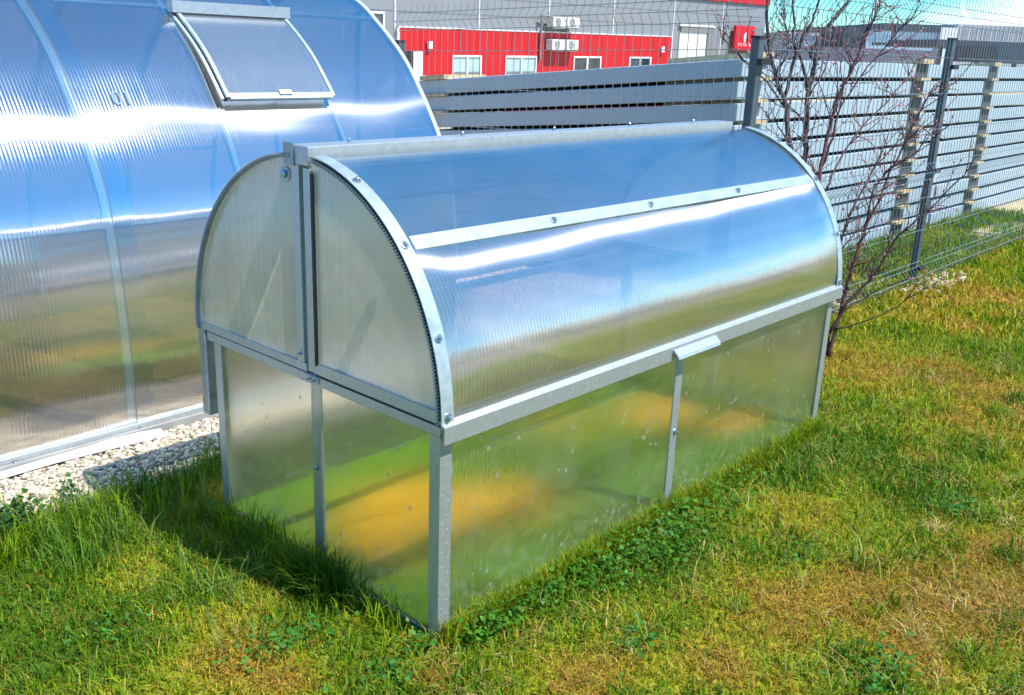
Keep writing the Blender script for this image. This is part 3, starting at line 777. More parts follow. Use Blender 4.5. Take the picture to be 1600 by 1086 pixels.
def thatch(n, x0, x1, y0, y1, d0, d1, h, w):
    x, y = scatter(n, x0, x1, y0, y1, d0, d1); d = dryness(x, y); k = rng.random(len(x)) < .14+.8*sstep(.47, .68, d); x, y = x[k], y[k]; n = len(x)
    t = rng.random((n, 1)); q = rng.random((n, 1))
    c = np.where(q < .45, np.array([.42, .27, .045]), np.where(q < .75, np.array([.31, .15, .020]), np.array([.19, .23, .008])))*(.5+.9*t)
    parts_.append(blades(x, y, h[0]+(h[1]-h[0])*rng.random(n), w[0]+(w[1]-w[0])*rng.random(n), .80+.20*rng.random(n), c))
thatch(260000, -1.6, 2.9, -1.7, 1.45, .9, 3.0, (.02, .06), (.0018, .0034)); thatch(200000, -.4, 6.0, -2.6, 1.45, 3.0, 4.8, (.025, .07), (.0025, .0045)); thatch(90000, 1.5, 12., -3., 1.45, 4.8, 10., (.03, .08), (.004, .007))
x, y = scatter(300000, -1.6, 2.9, -1.7, 1.45, .9, 3.0); emit(x, y, (.012, .044), (.0022, .0042), (.15, .98))
x, y = scatter(230000, -.4, 6.0, -2.6, 1.45, 3.0, 4.8); emit(x, y, (.018, .060), (.0028, .0050), (.15, .95))
x, y = scatter(200000, 1.5, 12.0, -3.0, 1.45, 4.8, 11.); emit(x, y, (.030, .085), (.006, .010), (.1, .9))
# a thinner stand of grass round the lawn outside the picture
n = 60000; x = -3+12*rng.random(n); y = -3+4.3*rng.random(n); u_, v_, d_ = project(np.stack([x, y, x*0], 1))
k = ~((d_ > .9) & (u_ > -140) & (u_ < 1740)); x, y = x[k], y[k]; k = in_lawn(x, y); emit(x[k], y[k], (.02, .06), (.006, .012), (.2, .95))
# taller tufts: beside the near end, at the wall feet and at the gravel edge
def tuft(cx, cy, n, r, h0, h1, c, ln=(.15, .7), w=(.0022, .0040)):
    x = cx+r*rng.standard_normal(n); y = cy+r*rng.standard_normal(n)
    k = ~((x > -.003) & (x < LEN+.003) & (y > Y0-.003) & (y < BW+.003)) & (y < 1.5); x, y = x[k], y[k]; n = len(x)
    cc = np.array(c)*(.6+.7*rng.random((n, 1)))
    parts_.append(blades(x, y, h0+(h1-h0)*rng.random(n), w[0]+(w[1]-w[0])*rng.random(n), ln[0]+(ln[1]-ln[0])*rng.random(n), cc))
for t in range(34):
    tuft(-.02-.05*random.random(), .06+.85*random.random(), 26, .022, .05, .13, LUSH if t % 3 else GRN)
for t in range(14): tuft(-.045-.05*random.random(), .30+.16*random.random(), 60, .024, .07, .155, LUSH*.8)
for t in range(230): tuft(.02+1.9*random.random(), .008-.030*random.random(), 22, .016, .045, .095, GRN if t % 3 else YGR*.9)
for t in range(46):
    xx = -.7+.95*random.random(); tuft(xx, 1.02+.20*random.random(), 30, .035, .05, .14, GRN if t % 2 else LUSH)
for t in range(18): tuft(-.55+.25*random.random(), .85+.30*random.random(), 22, .03, .05, .14, (.11, .25, .02))
for t in range(60): tuft(-.40+.42*random.random(), .25+.8*random.random(), 5, .02, .06, .15, (.17, .28, .05), ln=(.2, .9), w=(.0020, .0034))
for t in range(70): tuft(-.3+3.6*random.random(), -1.1+1.1*random.random(), 5, .03, .05, .12, (.36, .36, .10), ln=(.3, .95))
for t in range(150):
    xx, yy = -.7+4.2*random.random(), -1.3+1.25*random.random()
    tuft(xx, yy, random.randrange(30, 90), .02+.03*random.random(), .025, .065, [LUSH, GRN, LUSH*1.2, (.10, .24, .01)][t % 4], ln=(.2, .85), w=(.0026, .0055))
for t in range(120):
    xx, yy = -.7+4.2*random.random(), -1.3+1.35*random.random()
    tuft(xx, yy, random.randrange(20, 60), .02+.03*random.random(), .03, .07, [(.50, .36, .10), (.36, .17, .03), (.58, .45, .18)][t % 3], ln=(.75, 1.), w=(.0018, .0040))
for t in range(60): tuft(3.2+4.5*random.random(), .75+.6*random.random(), 20, .05, .06, .16, (.13, .30, .02), w=(.004, .007))
for t in range(30): tuft(4.4+2.5*random.random(), .60+.1*random.random(), 10, .03, .05, .12, (.2, .32, .04), w=(.003, .006))
V, Q, T, C = [], [], [], []; k = 0
for v, q, t, c in parts_: V.append(v); Q.append(q+k); T.append(t+k); C.append(c); k += len(v)
gr = raw_mesh('grass', np.concatenate(V), np.concatenate(Q), np.concatenate(T), np.clip(np.concatenate(C), 0, 1), GRASS, 'stuff')
tag(gr, 'patchy green and dry yellow spring grass of the lawn', 'grass')
# small broad leaves: clover and weeds by the long wall
LV, LT, LC = [], [], []; k = 0
def leaf_patch(cx, cy, n, r, s0, s1, h, c):
    global k
    x = cx+r*rng.standard_normal(n); y = cy+r*.7*rng.standard_normal(n)
    kk = ~((x > -.003) & (x < LEN+.003) & (y > Y0-.006) & (y < BW+.003)); x, y = x[kk], y[kk]; n = len(x)
    z = ground_z(x, y)+.012+h*rng.random(n)
    for i in range(n):
        s = s0+(s1-s0)*random.random(); a = random.random()*6.283; t = .2+.7*random.random()
        d = Vector((math.cos(a), math.sin(a), t*random.choice((-.3, .5, .9)))).normalized(); sd = d.cross(Vector((random.random()-.5, random.random()-.5, 1))).normalized()
        P = Vector((x[i], y[i], z[i])); up = d.cross(sd)
        pts = [P, P+d*s*.45+sd*s*.36+up*s*.06, P+d*s, P+d*s*.45-sd*s*.36+up*s*.06]
        LV.extend([tuple(q) for q in pts]); LT.extend([(k, k+1, k+2), (k, k+2, k+3)]); k += 4
        cc = np.array(c)*(.6+.8*random.random()); LC.extend([cc]*4)
for cx, cy, r, n in [(.62, -.05, .07, 260), (.78, -.07, .08, 300), (.92, -.06, .06, 220), (1.05, -.10, .07, 160), (.44, -.04, .05, 170), (.30, -.05, .04, 150), (.15, -.05, .05, 200), (.09, -.04, .03, 120), (.72, -.16, .07, 140), (.48, -.13, .05, 90), (1.25, -.05, .06, 90)]:
    leaf_patch(cx, cy, n, r, .008, .021, .045, (.055, .185, .008))
for cx, cy, r, n in [(-.30, .24, .05, 70), (-.20, .21, .04, 60), (-.42, -.02, .05, 90), (-.5, .55, .05, 40), (1.6, -.62, .06, 120), (.62, -.78, .05, 110), (1.0, -.40, .05, 80), (.33, -.33, .04, 60), (-.16, -.02, .04, 50), (-.05, .02, .03, 40)]:
    leaf_patch(cx, cy, n, r, .008, .02, .035, (.05, .19, .02))
for cx, cy, r, n in [(-.50, 1.20, .035, 160), (-.44, 1.245, .03, 110), (-.30, 1.26, .02, 40), (-.62, 1.22, .03, 60)]:
    leaf_patch(cx, cy, n, r, .010, .028, .06, (.03, .11, .015))
lv = raw_mesh('clover', np.array(LV), np.zeros((0, 4), int), np.array(LT), np.array(LC), LEAF, 'stuff')
tag(lv, 'low broad leaved clover and weeds growing along the cold frame', 'weeds')

# ------------------------------------------------------------------ wire fence
FY = .66; PX = [2.43, 4.70, 7.14, 9.5]
BEND = .036
def wire_profile(top, bends):
    """list of (z, offset) down a vertical wire"""
    pr = [(.015, 0)]
    for b in bends: pr += [(b-.048, 0), (b, BEND), (b+.048, 0)]
    return pr+[(top, 0)]
def fence_bay(A, B, topA, topB, bends, drop, name, label, end_post=False, ptop=1.43):
    A = np.array(A); B = np.array(B); d = B-A; ln = np.linalg.norm(d); d = d/ln
    nrm = np.array([d[1], -d[0]]);  nrm = nrm if nrm @ (CAM[:2]-A) > 0 else -nrm
    root = thing(name, (A[0], A[1], 0), label, 'fence', 'wire fence bays behind the cold frame')
    mb = MB(); nw = int((ln-.08)/.05)
    def zz(t): return drop*t/ln
    for i in range(nw+1):
        t = .04+i*.05
        P = A+d*t; tp = topA+(topB-topA)*t/ln
        mb.tube([(P[0]+nrm[0]*o, P[1]+nrm[1]*o, z+zz(t)) for z, o in wire_profile(tp, bends)], .0019, 3, False)
    hz = []
    for b in bends: hz += [(b-.048, .0), (b, BEND), (b+.048, 0)]
    zc = [q for q in np.arange(.15, topA-.05, .2) if min(abs(q-b) for b in bends) > .07]
    for z, o in hz+[(q, 0) for q in zc]:
        P = A+d*.03+nrm*(o+.004); R_ = A+d*(ln-.03)+nrm*(o+.004)
        mb.tube([(P[0], P[1], z+zz(0)), (R_[0], R_[1], z+zz(ln))], .0021, 3, False)
    tag(mb.build('wire_mesh', WIRE, root), kind='stuff')
    Pb = A-nrm*.035
    hw = .024
    post = MB().box((Pb[0]-hw, Pb[1]-hw*.8, -.2), (Pb[0]+hw, Pb[1]+hw*.8, ptop)).build('post', POSTG, root)
    bv = post.modifiers.new('bevel', 'BEVEL'); bv.width = .004; bv.segments = 2
    MB().box((Pb[0]-hw-.002, Pb[1]-hw*.8-.002, ptop+.001), (Pb[0]+hw+.002, Pb[1]+hw*.8+.002, ptop+.012)).build('post_cap', DARK, root)
    if end_post:
        Pe = B-nrm*.035; MB().box((Pe[0]-hw, Pe[1]-hw*.8, -.2), (Pe[0]+hw, Pe[1]+hw*.8, ptop)).build('post', POSTG, root)
    for z in (.10, .70, 1.30):
        C_ = A+nrm*.0
        MB().box((C_[0]-.040, C_[1]-.014, z-.012), (C_[0]+.040, C_[1]+.008, z+.012)).build('clamp', DARK, root)
    return root
fence_bay((PX[0], FY), (PX[1], FY), 1.72, 1.72, (.07, .705, 1.575), 0, 'fence_bay', 'wire fence bay crossed by the bare shrub branches', ptop=1.39)
fence_bay((PX[1], FY), (PX[2], FY), 1.72, 1.72, (.07, .705, 1.575), 0, 'fence_bay', 'wire fence bay with the grey post right of the bare shrub', end_post=True, ptop=1.45)
r3 = fence_bay((2.50, 3.07), (2.50, .70), 1.60, 1.60, (.07, .70, 1.51), 0, 'fence_bay', 'wire fence bay running away behind the ridge of the cold frame', ptop=1.40)
r3.rotation_euler = (math.radians(-.0), 0, 0)
# this bay follows the ground down away from the corner
for ch in r3.children:
    for v_ in ch.data.vertices: v_.co.z -= .033*(v_.co.y-.70)

# ------------------------------------------------------------------ packs of wall panels stacked behind the fence
SX0, SX1, SY0, SY1 = 3.56, 10.7, 1.40, 4.25
TH, PITCH = .098, .1195; SL = -.094
def tilted(mb):
    mb.v = [(x, y, z+SL*(y-SY0)) for x, y, z in mb.v]; return mb
NL = 11
nth = ['lowest', 'second lowest', 'third', 'fourth', 'fifth', 'sixth', 'seventh', 'eighth', 'ninth', 'second highest', 'topmost']
BLK = [(3.74, .12), (6.20, .12), (7.86, .12)]
for k in range(NL):
    z0 = .012+PITCH*k
    jx = random.uniform(-.015, .012); jy = random.uniform(-.012, .012)
    e = thing('panel_pack', (SX0, SY0, z0), '%s grey metal panel pack in the stack behind the fence%s' % (nth[k], '' if k in (0, 1, 9, 10) else ', counted from the ground'), 'panel pack', 'stacked panel packs behind the fence')
    o = tilted(MB().box((SX0+jx, SY0+jy, z0), (SX1+jx, SY1+jy, z0+TH))).build('panel_bundle', PACK, e)
    bv = o.modifiers.new('bevel', 'BEVEL'); bv.width = .004; bv.segments = 1
    if k: tilted(MB().box((4.0, SY0+.05, z0-(PITCH-TH)+.0012), (4.08, SY1-.1, z0-.0012))).build('gap_filler', PACKB, e)  # dark filler added to close the see-through gaps and keep them dark
    for bx_, w_ in BLK[1:]:
        tilted(MB().box((bx_-w_, SY0+jy-.004, z0-.001), (bx_+w_, SY0+jy+.05, z0+TH+.001))).build('wrap_band', PACKB, e)
cols = ['at the near corner of the stack', 'in the column left of the grey fence post', 'in the column right of the grey fence post', 'in the column at the far right']
for c_, (bx_, w_) in enumerate(BLK):
    for k in range(NL+1):
        if c_ == 0 and k not in (8, 9, 10, 11): continue
        z0 = .012+PITCH*k-(PITCH-TH)
        z1 = z0+(PITCH-TH)
        if k == 0: z0, z1 = -.02, .0115
        w2 = w_*random.uniform(.7, .9)
        mb = MB().box((bx_-w2, SY0-.035-random.uniform(0, .02), z0+.0012), (bx_+w2, SY0+.55, z1-.0012 if k < NL else z1+.012))
        lab = 'wooden spacer %s, %s' % (cols[c_], 'on top of it' if k == NL else ('under the lowest pack' if k == 0 else 'under the %s pack' % nth[k]))
        tag(tilted(mb).build('wooden_spacer', WOOD), lab, 'spacer', 'wooden spacers between the panel packs')
for k in (9, 10, 11):
    z0 = .012+PITCH*k-(PITCH-TH)
    mb = MB().box((SX0-.03, 3.74, z0+.0012), (SX0+.4, 4.0, z0+(PITCH-TH)-.0012 if k < NL else z0+PITCH-TH+.01))
    tag(tilted(mb).build('wooden_spacer', WOOD), 'wooden spacer at the left end of the shaded stack side, %s' % ('on top of it' if k == NL else 'under the %s pack' % nth[k]), 'spacer', 'wooden spacers between the panel packs')

# ------------------------------------------------------------------ bare shrub
sh = thing('bare_shrub', (2.78, .36, 0), 'leafless budding shrub with dark red stems beside the cold frame', 'shrub')
def stem_pts(pts, d0, d1):
    n = len(pts); P = [Vector(at(a, b, d0+(d1-d0)*i/(n-1))) for i, (a, b) in enumerate(pts)]
    out = []
    Q = [P[0]*2-P[1]]+P+[P[-1]*2-P[-2]]
    for i in range(len(P)-1):
        a, b, c, d = Q[i:i+4]
        for k in range(4):
            t = k/4; out.append(.5*((2*b)+(c-a)*t+(2*a-5*b+4*c-d)*t*t+(3*b-a-3*c+d)*t**3))
    out.append(P[-1]); return out
STEMS = [  # image-measured outline of each main stem, thickness at foot and tip
 ([(1292,560),(1272,470),(1256,360),(1240,260),(1232,210),(1226,160),(1211,118),(1201,60),(1199,-20)], 4.42, 4.60, .0125, .005, BARK),
 ([(1227,150),(1241,94),(1254,61),(1272,24),(1284,-12)], 4.57, 4.50, .0065, .0035, BARK),
 ([(1294,558),(1280,460),(1266,340),(1258,252),(1260,182),(1264,140),(1272,100),(1267,84),(1290,45),(1314,18),(1334,-10)], 4.42, 4.72, .0115, .0045, BARK),
 ([(1262,138),(1251,91),(1239,68),(1241,30),(1236,-12)], 4.58, 4.52, .006, .003, BARK),
 ([(1295,556),(1284,420),(1278,330),(1281,273),(1293,213),(1305,164),(1320,131),(1339,91),(1351,55),(1370,18),(1380,-12)], 4.40, 4.45, .0085, .003, BARKR),
 ([(1296,560),(1308,506),(1320,455),(1336,405),(1352,355),(1380,299),(1408,232),(1440,170),(1462,130)], 4.38, 4.25, .007, .002, BARKR),
 ([(1296,522),(1324,474),(1368,427),(1402,371),(1433,343),(1493,286),(1516,262)], 4.37, 4.10, .0055, .0015, BARKR),
 ([(1304,516),(1352,502),(1402,480),(1418,465)], 4.36, 4.2, .0028, .0012, BARK),
 ([(1312,490),(1335,474),(1358,462)], 4.37, 4.3, .0022, .001, BARK),
 ([(1290,300),(1312,250),(1345,200),(1384,160),(1420,118),(1436,88)], 4.45, 4.7, .004, .0015, BARKR),
 ([(1298,470),(1310,395),(1330,330),(1362,270),(1400,225),(1446,176)], 4.42, 4.6, .0048, .0015, BARK),
 ([(1284,262),(1300,215),(1312,170),(1345,118),(1392,62),(1420,30)], 4.48, 4.3, .004, .0015, BARKR),
 ([(1226,165),(1206,140),(1190,118),(1172,104),(1146,78),(1118,38)], 4.57, 4.4, .0035, .0012, BARK),
 ([(1260,196),(1240,172),(1226,170)], 4.6, 4.57, .003, .002, BARK),
 ([(1240,240),(1222,205),(1210,190),(1196,182)], 4.55, 4.5, .003, .0012, BARK),
 ([(1264,150),(1284,118),(1296,80),(1306,50)], 4.58, 4.7, .0032, .0014, BARK),
 ([(1211,118),(1226,92),(1232,60),(1225,25),(1228,-8)], 4.58, 4.66, .0038, .0018, BARK),
 ([(1320,131),(1330,100),(1318,68),(1322,40)], 4.43, 4.5, .0026, .0012, BARKR),
 ([(1352,355),(1364,300),(1392,262),(1442,232),(1475,200)], 4.33, 4.2, .0028, .001, BARKR),
 ([(1310,395),(1330,372),(1352,350),(1376,318)], 4.4, 4.45, .0026, .0012, BARK)]
tw = MB(); twr = MB(); bd = MB()
def bud(P, d, s):
    d = Vector(d).normalized(); h = Vector((0, 0, 1)) if abs(d.z) < .9 else Vector((1, 0, 0)); x = d.cross(h).normalized(); y = d.cross(x)
    bd.add([P, P+d*s*.5+x*s*.3, P+d*s*.5+y*s*.3, P+d*s*.5-x*s*.3, P+d*s*.5-y*s*.3, P+d*s], [(0,2,1),(0,3,2),(0,4,3),(0,1,4),(5,1,2),(5,2,3),(5,3,4),(5,4,1)])
for pts, d0, d1, r0, r1, m_ in STEMS:
    P = stem_pts(pts, d0, d1); n = len(P)
    rs = [1.45*(r0+(r1-r0)*(i/(n-1))**.8) for i in range(n)]
    P = [q+Vector((random.gauss(0, .003), random.gauss(0, .003), random.gauss(0, .002))) for q in P]
    MB().tube(P, rs, 7).build('stem', m_, sh, smooth=True)
    ln = sum((P[i+1]-P[i]).length for i in range(n-1))
    for t in range(int(ln*22)):
        i = random.randrange(int(n*.25), n-1)
        if P[i].z < .28: continue
        ax = (P[i+1]-P[i]).normalized()
        rd = Vector((random.gauss(0, 1), random.gauss(0, 1), random.gauss(.2, .7))).normalized()
        d = (ax*.8+rd*.9+Vector((0, 0, .25))).normalized()
        L_ = random.uniform(.06, .26); q = P[i].copy(); pl = [q.copy()]
        for s in range(4):
            d = (d+Vector((random.gauss(0, .22), random.gauss(0, .22), random.gauss(.06, .18)))).normalized(); q = q+d*L_/4; pl.append(q.copy())
            if random.random() < .6: bud(q, d+Vector((random.gauss(0, .7), random.gauss(0, .7), .2)), random.uniform(.008, .017))
            if s in (1, 2) and random.random() < .55:
                d2 = (d+Vector((random.gauss(0, .7), random.gauss(0, .7), random.gauss(0, .5)))).normalized(); e2 = q+d2*random.uniform(.03, .10)
                (twr if m_ is BARKR else tw).tube([q, (q+e2)/2+Vector((0, 0, .004)), e2], [.0016, .0013, .0010], 4, False); bud(e2, d2, random.uniform(.008, .018))
        (twr if m_ is BARKR else tw).tube(pl, [.0028, .0023, .0019, .0015, .0010], 4, False)
        bud(pl[-1], d, random.uniform(.010, .02))
tag(tw.build('dark_twigs', BARK, sh), kind='stuff'); tag(twr.build('red_twigs', BARKR, sh), kind='stuff'); tag(bd.build('buds', BUD, sh), kind='stuff')
# heap of cut twigs by the fence
hp = MB()
for t in range(260):
    c = Vector((3.55+random.gauss(0, .22), .88+random.gauss(0, .07), .02+abs(random.gauss(0, .035))))
    d = Vector((random.gauss(0, 1), random.gauss(0, 1), random.gauss(0, .25))).normalized()*random.uniform(.04, .13)
    hp.tube([c-d, c+Vector((0, 0, .012)), c+d], [.002, .003, .001], 4, False)
tag(hp.build('twig_heap', mat_solid('dead_twigs', (.11, .07, .05), rough=.9, var=.3, scale=40)), 'low heap of dead brown twigs by the fence foot', 'twig heap', kind='stuff')

# ------------------------------------------------------------------ red and grey hall behind
WY = 25.0
def tz(x, z): return z+.0118*(x-21.4)
bl = thing('industrial_hall', (28, WY, -1.3), 'long grey industrial hall with a bright red ground floor band', 'building')
def wall_box(name, x0, x1, z0, z1, y0, y1, mat, parent, skew=True):
    mb = MB().box((x0, y0, z0), (x1, y1, z1))
    if skew: mb.v = [(x, y, tz(x, z)) for x, y, z in mb.v]
    return mb.build(name, mat, parent)
wall_box('wall', 4, 47.1, -1.9, 3.55, WY, WY+20, WALLG, bl)
pan = wall_box('roof_parapet', 3.9, 47.25, 3.56, 4.6, WY-.10, WY+20, REDW, bl)
for x in (5.2, 9.2, 13.3, 17.3, 21.3, 25.4, 29.4, 33.7, 38.35, 42.7): wall_box('panel_joint', x-.035, x+.035, 1.87 if 21.6 < x < 38 else -1.6, 3.54, WY-.03, WY, TRIMP, bl)
rd = wall_box('red_band', 21.42, 38.15, -1.6, 1.80, WY-.12, WY-.01, REDW, bl)
wall_box('band_trim', 21.35, 38.2, 1.802, 1.86, WY-.14, WY-.01, TRIMP, rd)
wall_box('band_trim', 21.30, 21.415, -1.6, 1.80, WY-.14, WY-.01, TRIMP, rd)
wall_box('band_trim', 38.155, 38.25, -1.6, 1.80, WY-.14, WY-.01, TRIMP, rd)
for x in np.arange(22.4, 38., .95): wall_box('cladding_seam', x-.012, x+.012, 1.0, 1.79, WY-.128, WY-.121, mat_solid('dark_red_seam', (.40, .01, .01)) if 'dark_red_seam' not in bpy.data.materials else bpy.data.materials['dark_red_seam'], rd)
def window(x0, x1, z0, z1, glass, parent=bl, mull=True):
    w = wall_box('window', x0, x1, z0, z1, WY-.125, WY-.115, glass, parent)
    f = .07
    wall_box('frame', x0-f, x1+f, z1, z1+f, WY-.17, WY-.122, FRAMEW, w)
    wall_box('frame', x0-f, x0, z0, z1-.001, WY-.17, WY-.122, FRAMEW, w); wall_box('frame', x1, x1+f, z0, z1-.001, WY-.17, WY-.122, FRAMEW, w)
    if mull:
        xm = (x0+x1)/2; wall_box('mullion', xm-.05, xm+.05, z0, z1-.001, WY-.165, WY-.126, FRAMEW, w)
    wall_box('transom', x0+.001, x1-.001, z0+(z1-z0)*.52, z0+(z1-z0)*.52+.05, WY-.16, WY-.127, ACD, w)
window(24.0, 25.38, -.35, .84, GLASSL); window(26.85, 28.52, -.35, .84, GLASSL); window(31.0, 32.75, -.35, .84, GLASSD); window(34.95, 36.5, -.35, .84, GLASSD)
for zq in (2.35, 2.95): wall_box('cladding_seam', 4, 47.05, zq-.012, zq+.012, WY-.012, WY-.001, ACD, bl)
window(19.0, 20.65, 1.4, 2.22, GLASSD)
dr = wall_box('side_door', 22.02, 22.45, -1.2, 1.02, WY-.17, WY-.125, FRAMEW, bl)
wall_box('door_gap', 21.6, 22.0, -1.2, 1.02, WY-.14, WY-.1215, DARK, dr)
gt = wall_box('gate', 38.95, 41.3, -1.4, 2.05, WY-.05, WY-.011, PALEW, bl)
wall_box('gate_lintel', 38.95, 41.9, 2.055, 2.30, WY-.10, WY-.011, ACD, gt); wall_box('gate_jamb', 41.32, 41.9, -1.4, 2.05, WY-.10, WY-.011, ACD, gt)
wall_box('gate_trim', 38.8, 42.05, 2.31, 2.42, WY-.13, WY-.011, TRIMP, gt)
for q in (39.7, 40.5): wall_box('gate_seam', q-.02, q+.02, -1.3, 2.04, WY-.06, WY-.0505, ACD, gt)
# sign
sg = thing('wall_sign', (44.6, WY-.3, 1.5), 'red square sign with a white emblem on the grey hall wall', 'sign')
wall_box('sign_board', 43.62, 45.55, 1.27, 2.48, WY-.30, WY-.16, SIGNR, sg)
wall_box('sign_bracket', 44.3, 44.9, 1.5, 2.2, WY-.159, WY-.005, ACD, sg)
mk = MB()
for i in range(10):
    a0, a1 = i/10*math.pi*2, (i+1)/10*math.pi*2
    mk.add([(44.62, WY-.306, tz(44.6, 1.93)), (44.62+.14*math.sin(a0), WY-.306, tz(44.6, 1.93)+.26*math.cos(a0)), (44.62+.14*math.sin(a1), WY-.306, tz(44.6, 1.93)+.26*math.cos(a1))], [(0, 1, 2)])
mk.build('emblem', SIGNW, sg)
lt = MB()
for i, q in enumerate((44.02, 44.24, 44.46, 44.68, 44.90, 45.12)):
    z_ = tz(q, 1.48); lt.box((q, WY-.308, z_), (q+.045, WY-.303, z_+.17))
    if i != 1: lt.box((q+.06, WY-.308, z_+(.0 if i % 2 else .12)), (q+.15, WY-.303, z_+(.05 if i % 2 else .17)))
    if i in (2, 3, 4): lt.box((q+.11, WY-.308, z_+.055), (q+.15, WY-.303, z_+.115))
lt.build('lettering', SIGNW, sg)
# air conditioners
def aircon(x0, z0, label):
    e = thing('air_conditioner', (x0+.4, WY-.4, tz(x0, z0)), label, 'air conditioner', 'air conditioners on the hall wall')
    z0 = tz(x0, z0)
    b = MB().box((x0, WY-.52, z0), (x0+.78, WY-.16, z0+.40)).build('casing', ACW, e)
    bv = b.modifiers.new('bevel', 'BEVEL'); bv.width = .02; bv.segments = 2
    g_ = MB(); cx, cz = x0+.30, z0+.20
    g_.tube([(cx, WY-.521, cz), (cx, WY-.531, cz)], .165, 20).build('fan_grille', ACD, e)
    h_ = MB()
    for q in range(5): h_.box((cx-.15, WY-.536, cz-.13+.06*q), (cx+.15, WY-.5315, cz-.118+.06*q))
    h_.build('grille_bars', ACW, b)
    MB().box((x0+.02, WY-.5, z0-.05), (x0+.76, WY-.02, z0-.002)).build('bracket', ACD, e)
aircon(29.10, 2.02, 'upper left air conditioner box on the hall wall'); aircon(29.98, 2.02, 'upper right air conditioner box on the hall wall')
aircon(29.10, 1.16, 'lower left air conditioner box on the red band'); aircon(29.98, 1.16, 'lower right air conditioner box on the red band')
pp = MB().tube([(28.75, WY-.2, tz(28.7, .75)), (28.75, WY-.2, tz(28.7, 2.45)), (29.1, WY-.25, tz(28.7, 2.42))], .05, 6).build('refrigerant_pipe', ACD)
tag(pp, 'dark vertical pipe left of the air conditioners', 'pipe')
for x, lb in ((22.75, 'small white wall lamp by the side door at left'), (37.35, 'small white wall lamp at the right end of the red band'), (43.0, 'small white lamp on the grey wall by the sign')):
    z_ = tz(x, 1.12 if x < 40 else 1.95)
    e = thing('wall_lamp', (x, WY-.15, z_), lb, 'lamp', 'lamps on the hall wall')
    MB().box((x-.09, WY-.26, z_), (x+.09, WY-.17, z_+.26)).build('lamp_cover', FRAMEW, e); MB().box((x-.06, WY-.169, z_+.05), (x+.06, WY-.005, z_+.2)).build('lamp_mount', ACD, e)
# parked white car in front of the hall
cx0, cy0, cz0 = 20.9, 22.2, -1.18
ca = thing('parked_car', (cx0, cy0, cz0), 'white car parked before the red hall, mostly hidden by the panel stack', 'car')
mb = MB().prism([(-2.1, .32), (2.1, .32), (2.12, .75), (1.95, .92), (.95, 1.0), (.30, 1.47), (-1.35, 1.50), (-2.0, 1.02), (-2.12, .8)], 1, -.85, .85)
mb.v = [(x+cx0, y+cy0, z+cz0) for x, y, z in mb.v]
b = mb.build('body', FRAMEW, ca); bv = b.modifiers.new('bevel', 'BEVEL'); bv.width = .06; bv.segments = 3
for pl in ([(-1.25, 1.02), (-.35, 1.02), (-.35, 1.41), (-1.15, 1.41)], [(-.25, 1.02), (.78, 1.02), (.25, 1.40), (-.25, 1.41)]):
    mb = MB().prism(pl, 1, -.858, -.845); mb.v = [(x+cx0, y+cy0, z+cz0) for x, y, z in mb.v]; mb.build('window', GLASSD, ca)
for wx in (-1.35, 1.3):
    for wy in (-.80, .80):
        w = MB().tube([(cx0+wx, cy0+wy-.1, cz0+.32), (cx0+wx, cy0+wy+.1, cz0+.32)], .32, 20).build('wheel', DARK, ca)
        MB().tube([(cx0+wx, cy0+wy-.108, cz0+.32), (cx0+wx, cy0+wy+.108, cz0+.32)], .2, 14).build('rim', ACW, w)

# ------------------------------------------------------------------ far warehouses on the right
def far_box(px0, px1, pt, pb, d, deep, name, mat, parent, yaw=0):
    """box whose front face spans the given directions at distance d"""
    a, b = at(px0, pt, d), at(px1, pt, d); c = at(px0, pb, d)
    t = Vector((b[0]-a[0], b[1]-a[1], 0)); n = Vector((-t.y, t.x, 0)).normalized(); n = n if n.dot(Vector(FW)) > 0 else -n
    n = n*deep; A = Vector((a[0], a[1], 0)); B = Vector((b[0], b[1], 0)); z1, z0 = (a[2]+b[2])/2, c[2]
    q = [A, B, B+n, A+n]
    return MB().add([(v.x, v.y, z0) for v in q]+[(v.x, v.y, z1) for v in q], [(0,3,2,1),(4,5,6,7),(0,1,5,4),(1,2,6,5),(2,3,7,6),(3,0,4,7)]).build(name, mat, parent)
w1 = thing('far_warehouse', tuple(at(1420, 100, 45)), 'far blue grey warehouse with a dark roof edge and strip windows', 'building')
far_box(1355, 1471, 48, 120, 45, 12, 'wall', BLUEW, w1)
far_box(1380, 1492, 38, 47.5, 44.9, 12.4, 'roof_edge', DARKW, w1)
far_box(1471.5, 1497, 43, 120, 44.85, 11, 'lit_end_face', PALEW, w1)  # sunlit end face, its brightness put into the pale colour
far_box(1320, 1354.5, 43, 120, 44.8, 12, 'end_wall', DARKW, w1)
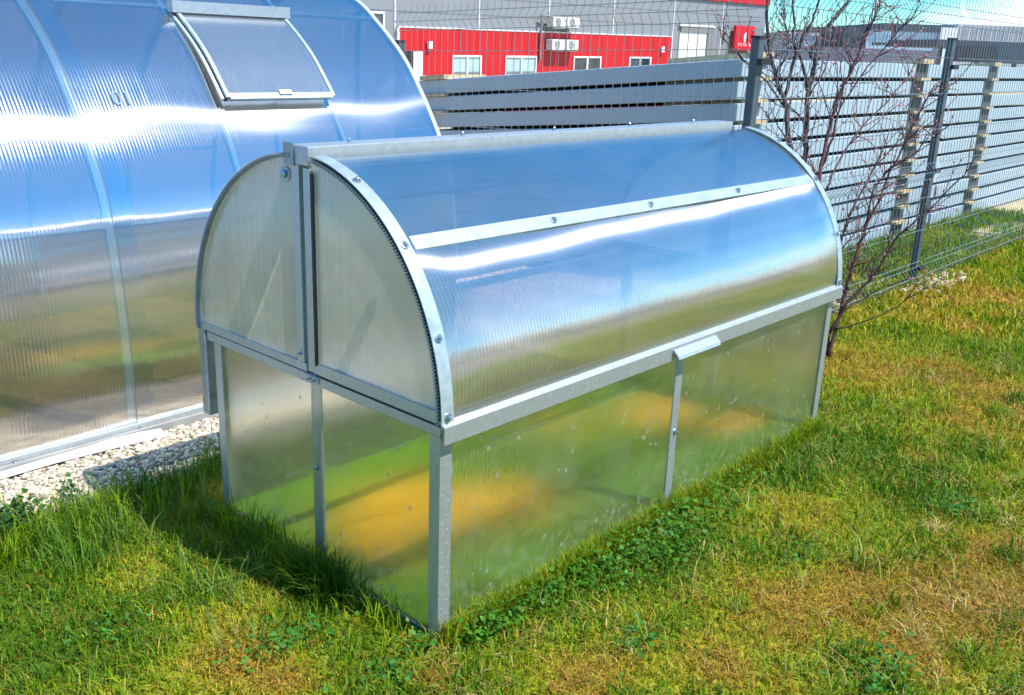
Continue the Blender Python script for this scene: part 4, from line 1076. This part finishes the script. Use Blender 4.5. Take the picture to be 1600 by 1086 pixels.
for a, b in ((1362, 1394), (1415, 1450)):
    for q in range(6):
        w_ = (b-a)/6; far_box(a+q*w_+.6, a+(q+1)*w_-.6, 66, 71, 44.95, .04, 'window', GLASSD, w1)
for q in range(22): far_box(1357+5.2*q, 1357.5+5.2*q, 49, 64, 44.97, .02, 'cladding_seam', DARKW, w1)
w2 = thing('far_annex', tuple(at(1290, 100, 48)), 'low pale blue annex left of the far warehouse', 'building')
far_box(1232, 1319, 54, 120, 48, 8, 'wall', BLUEW, w2); far_box(1230, 1320, 51, 53.8, 47.9, 8.2, 'roof_edge', GREYF, w2)
for q in range(3): far_box(1284+6*q, 1289+6*q, 70, 75, 47.95, .04, 'window', GLASSD, w2)
w3 = thing('far_grey_hall', tuple(at(1560, 100, 60)), 'long ribbed grey hall at the right edge beyond the fence', 'building')
far_box(1497, 1680, 41, 120, 60, 12, 'wall', GREYF, w3)
for q in range(22): far_box(1500+7*q, 1500.7+7*q, 42, 64, 59.96, .02, 'cladding_seam', DARKW, w3)
w4 = thing('flat_canopy', tuple(at(1530, 100, 22)), 'dark flat roofed canopy beyond the panel stack at right', 'canopy')
far_box(1464, 1660, 65, 73, 22, 3, 'roof', DARKW, w4)
for a in (1470, 1530, 1590, 1650): far_box(a, a+4, 73.2, 125, 22.1, .12, 'column', DARKW, w4)
w5 = thing('far_panel_stack', tuple(at(1600, 100, 16)), 'dark far stack of panels at the right edge under the canopy', 'panel stack')
for q in range(3): far_box(1560, 1700, 73.6+9*q, 80.5+9*q, 16+.02*q, 2, 'panel_bundle', DARKW, w5)
w6 = tag(far_box(1215, 1470, 75, 125, 30, .3, 'boundary_wall', mat_solid('plum_grey_fence', (.17, .16, .22), rough=.7), None), 'low dull grey boundary wall before the far warehouse', 'wall')
# building behind the photographer, seen only as reflections
w7 = thing('rear_hall', (2, -24, 0), 'long pale hall standing behind the photographer', 'building')
MB().box((-20, -30, 0), (26, -24, 2.9)).build('wall', GREYF, w7); MB().box((-20.2, -30.2, 2.901), (26.2, -23.8, 3.3)).build('roof_edge', PALEW, w7)
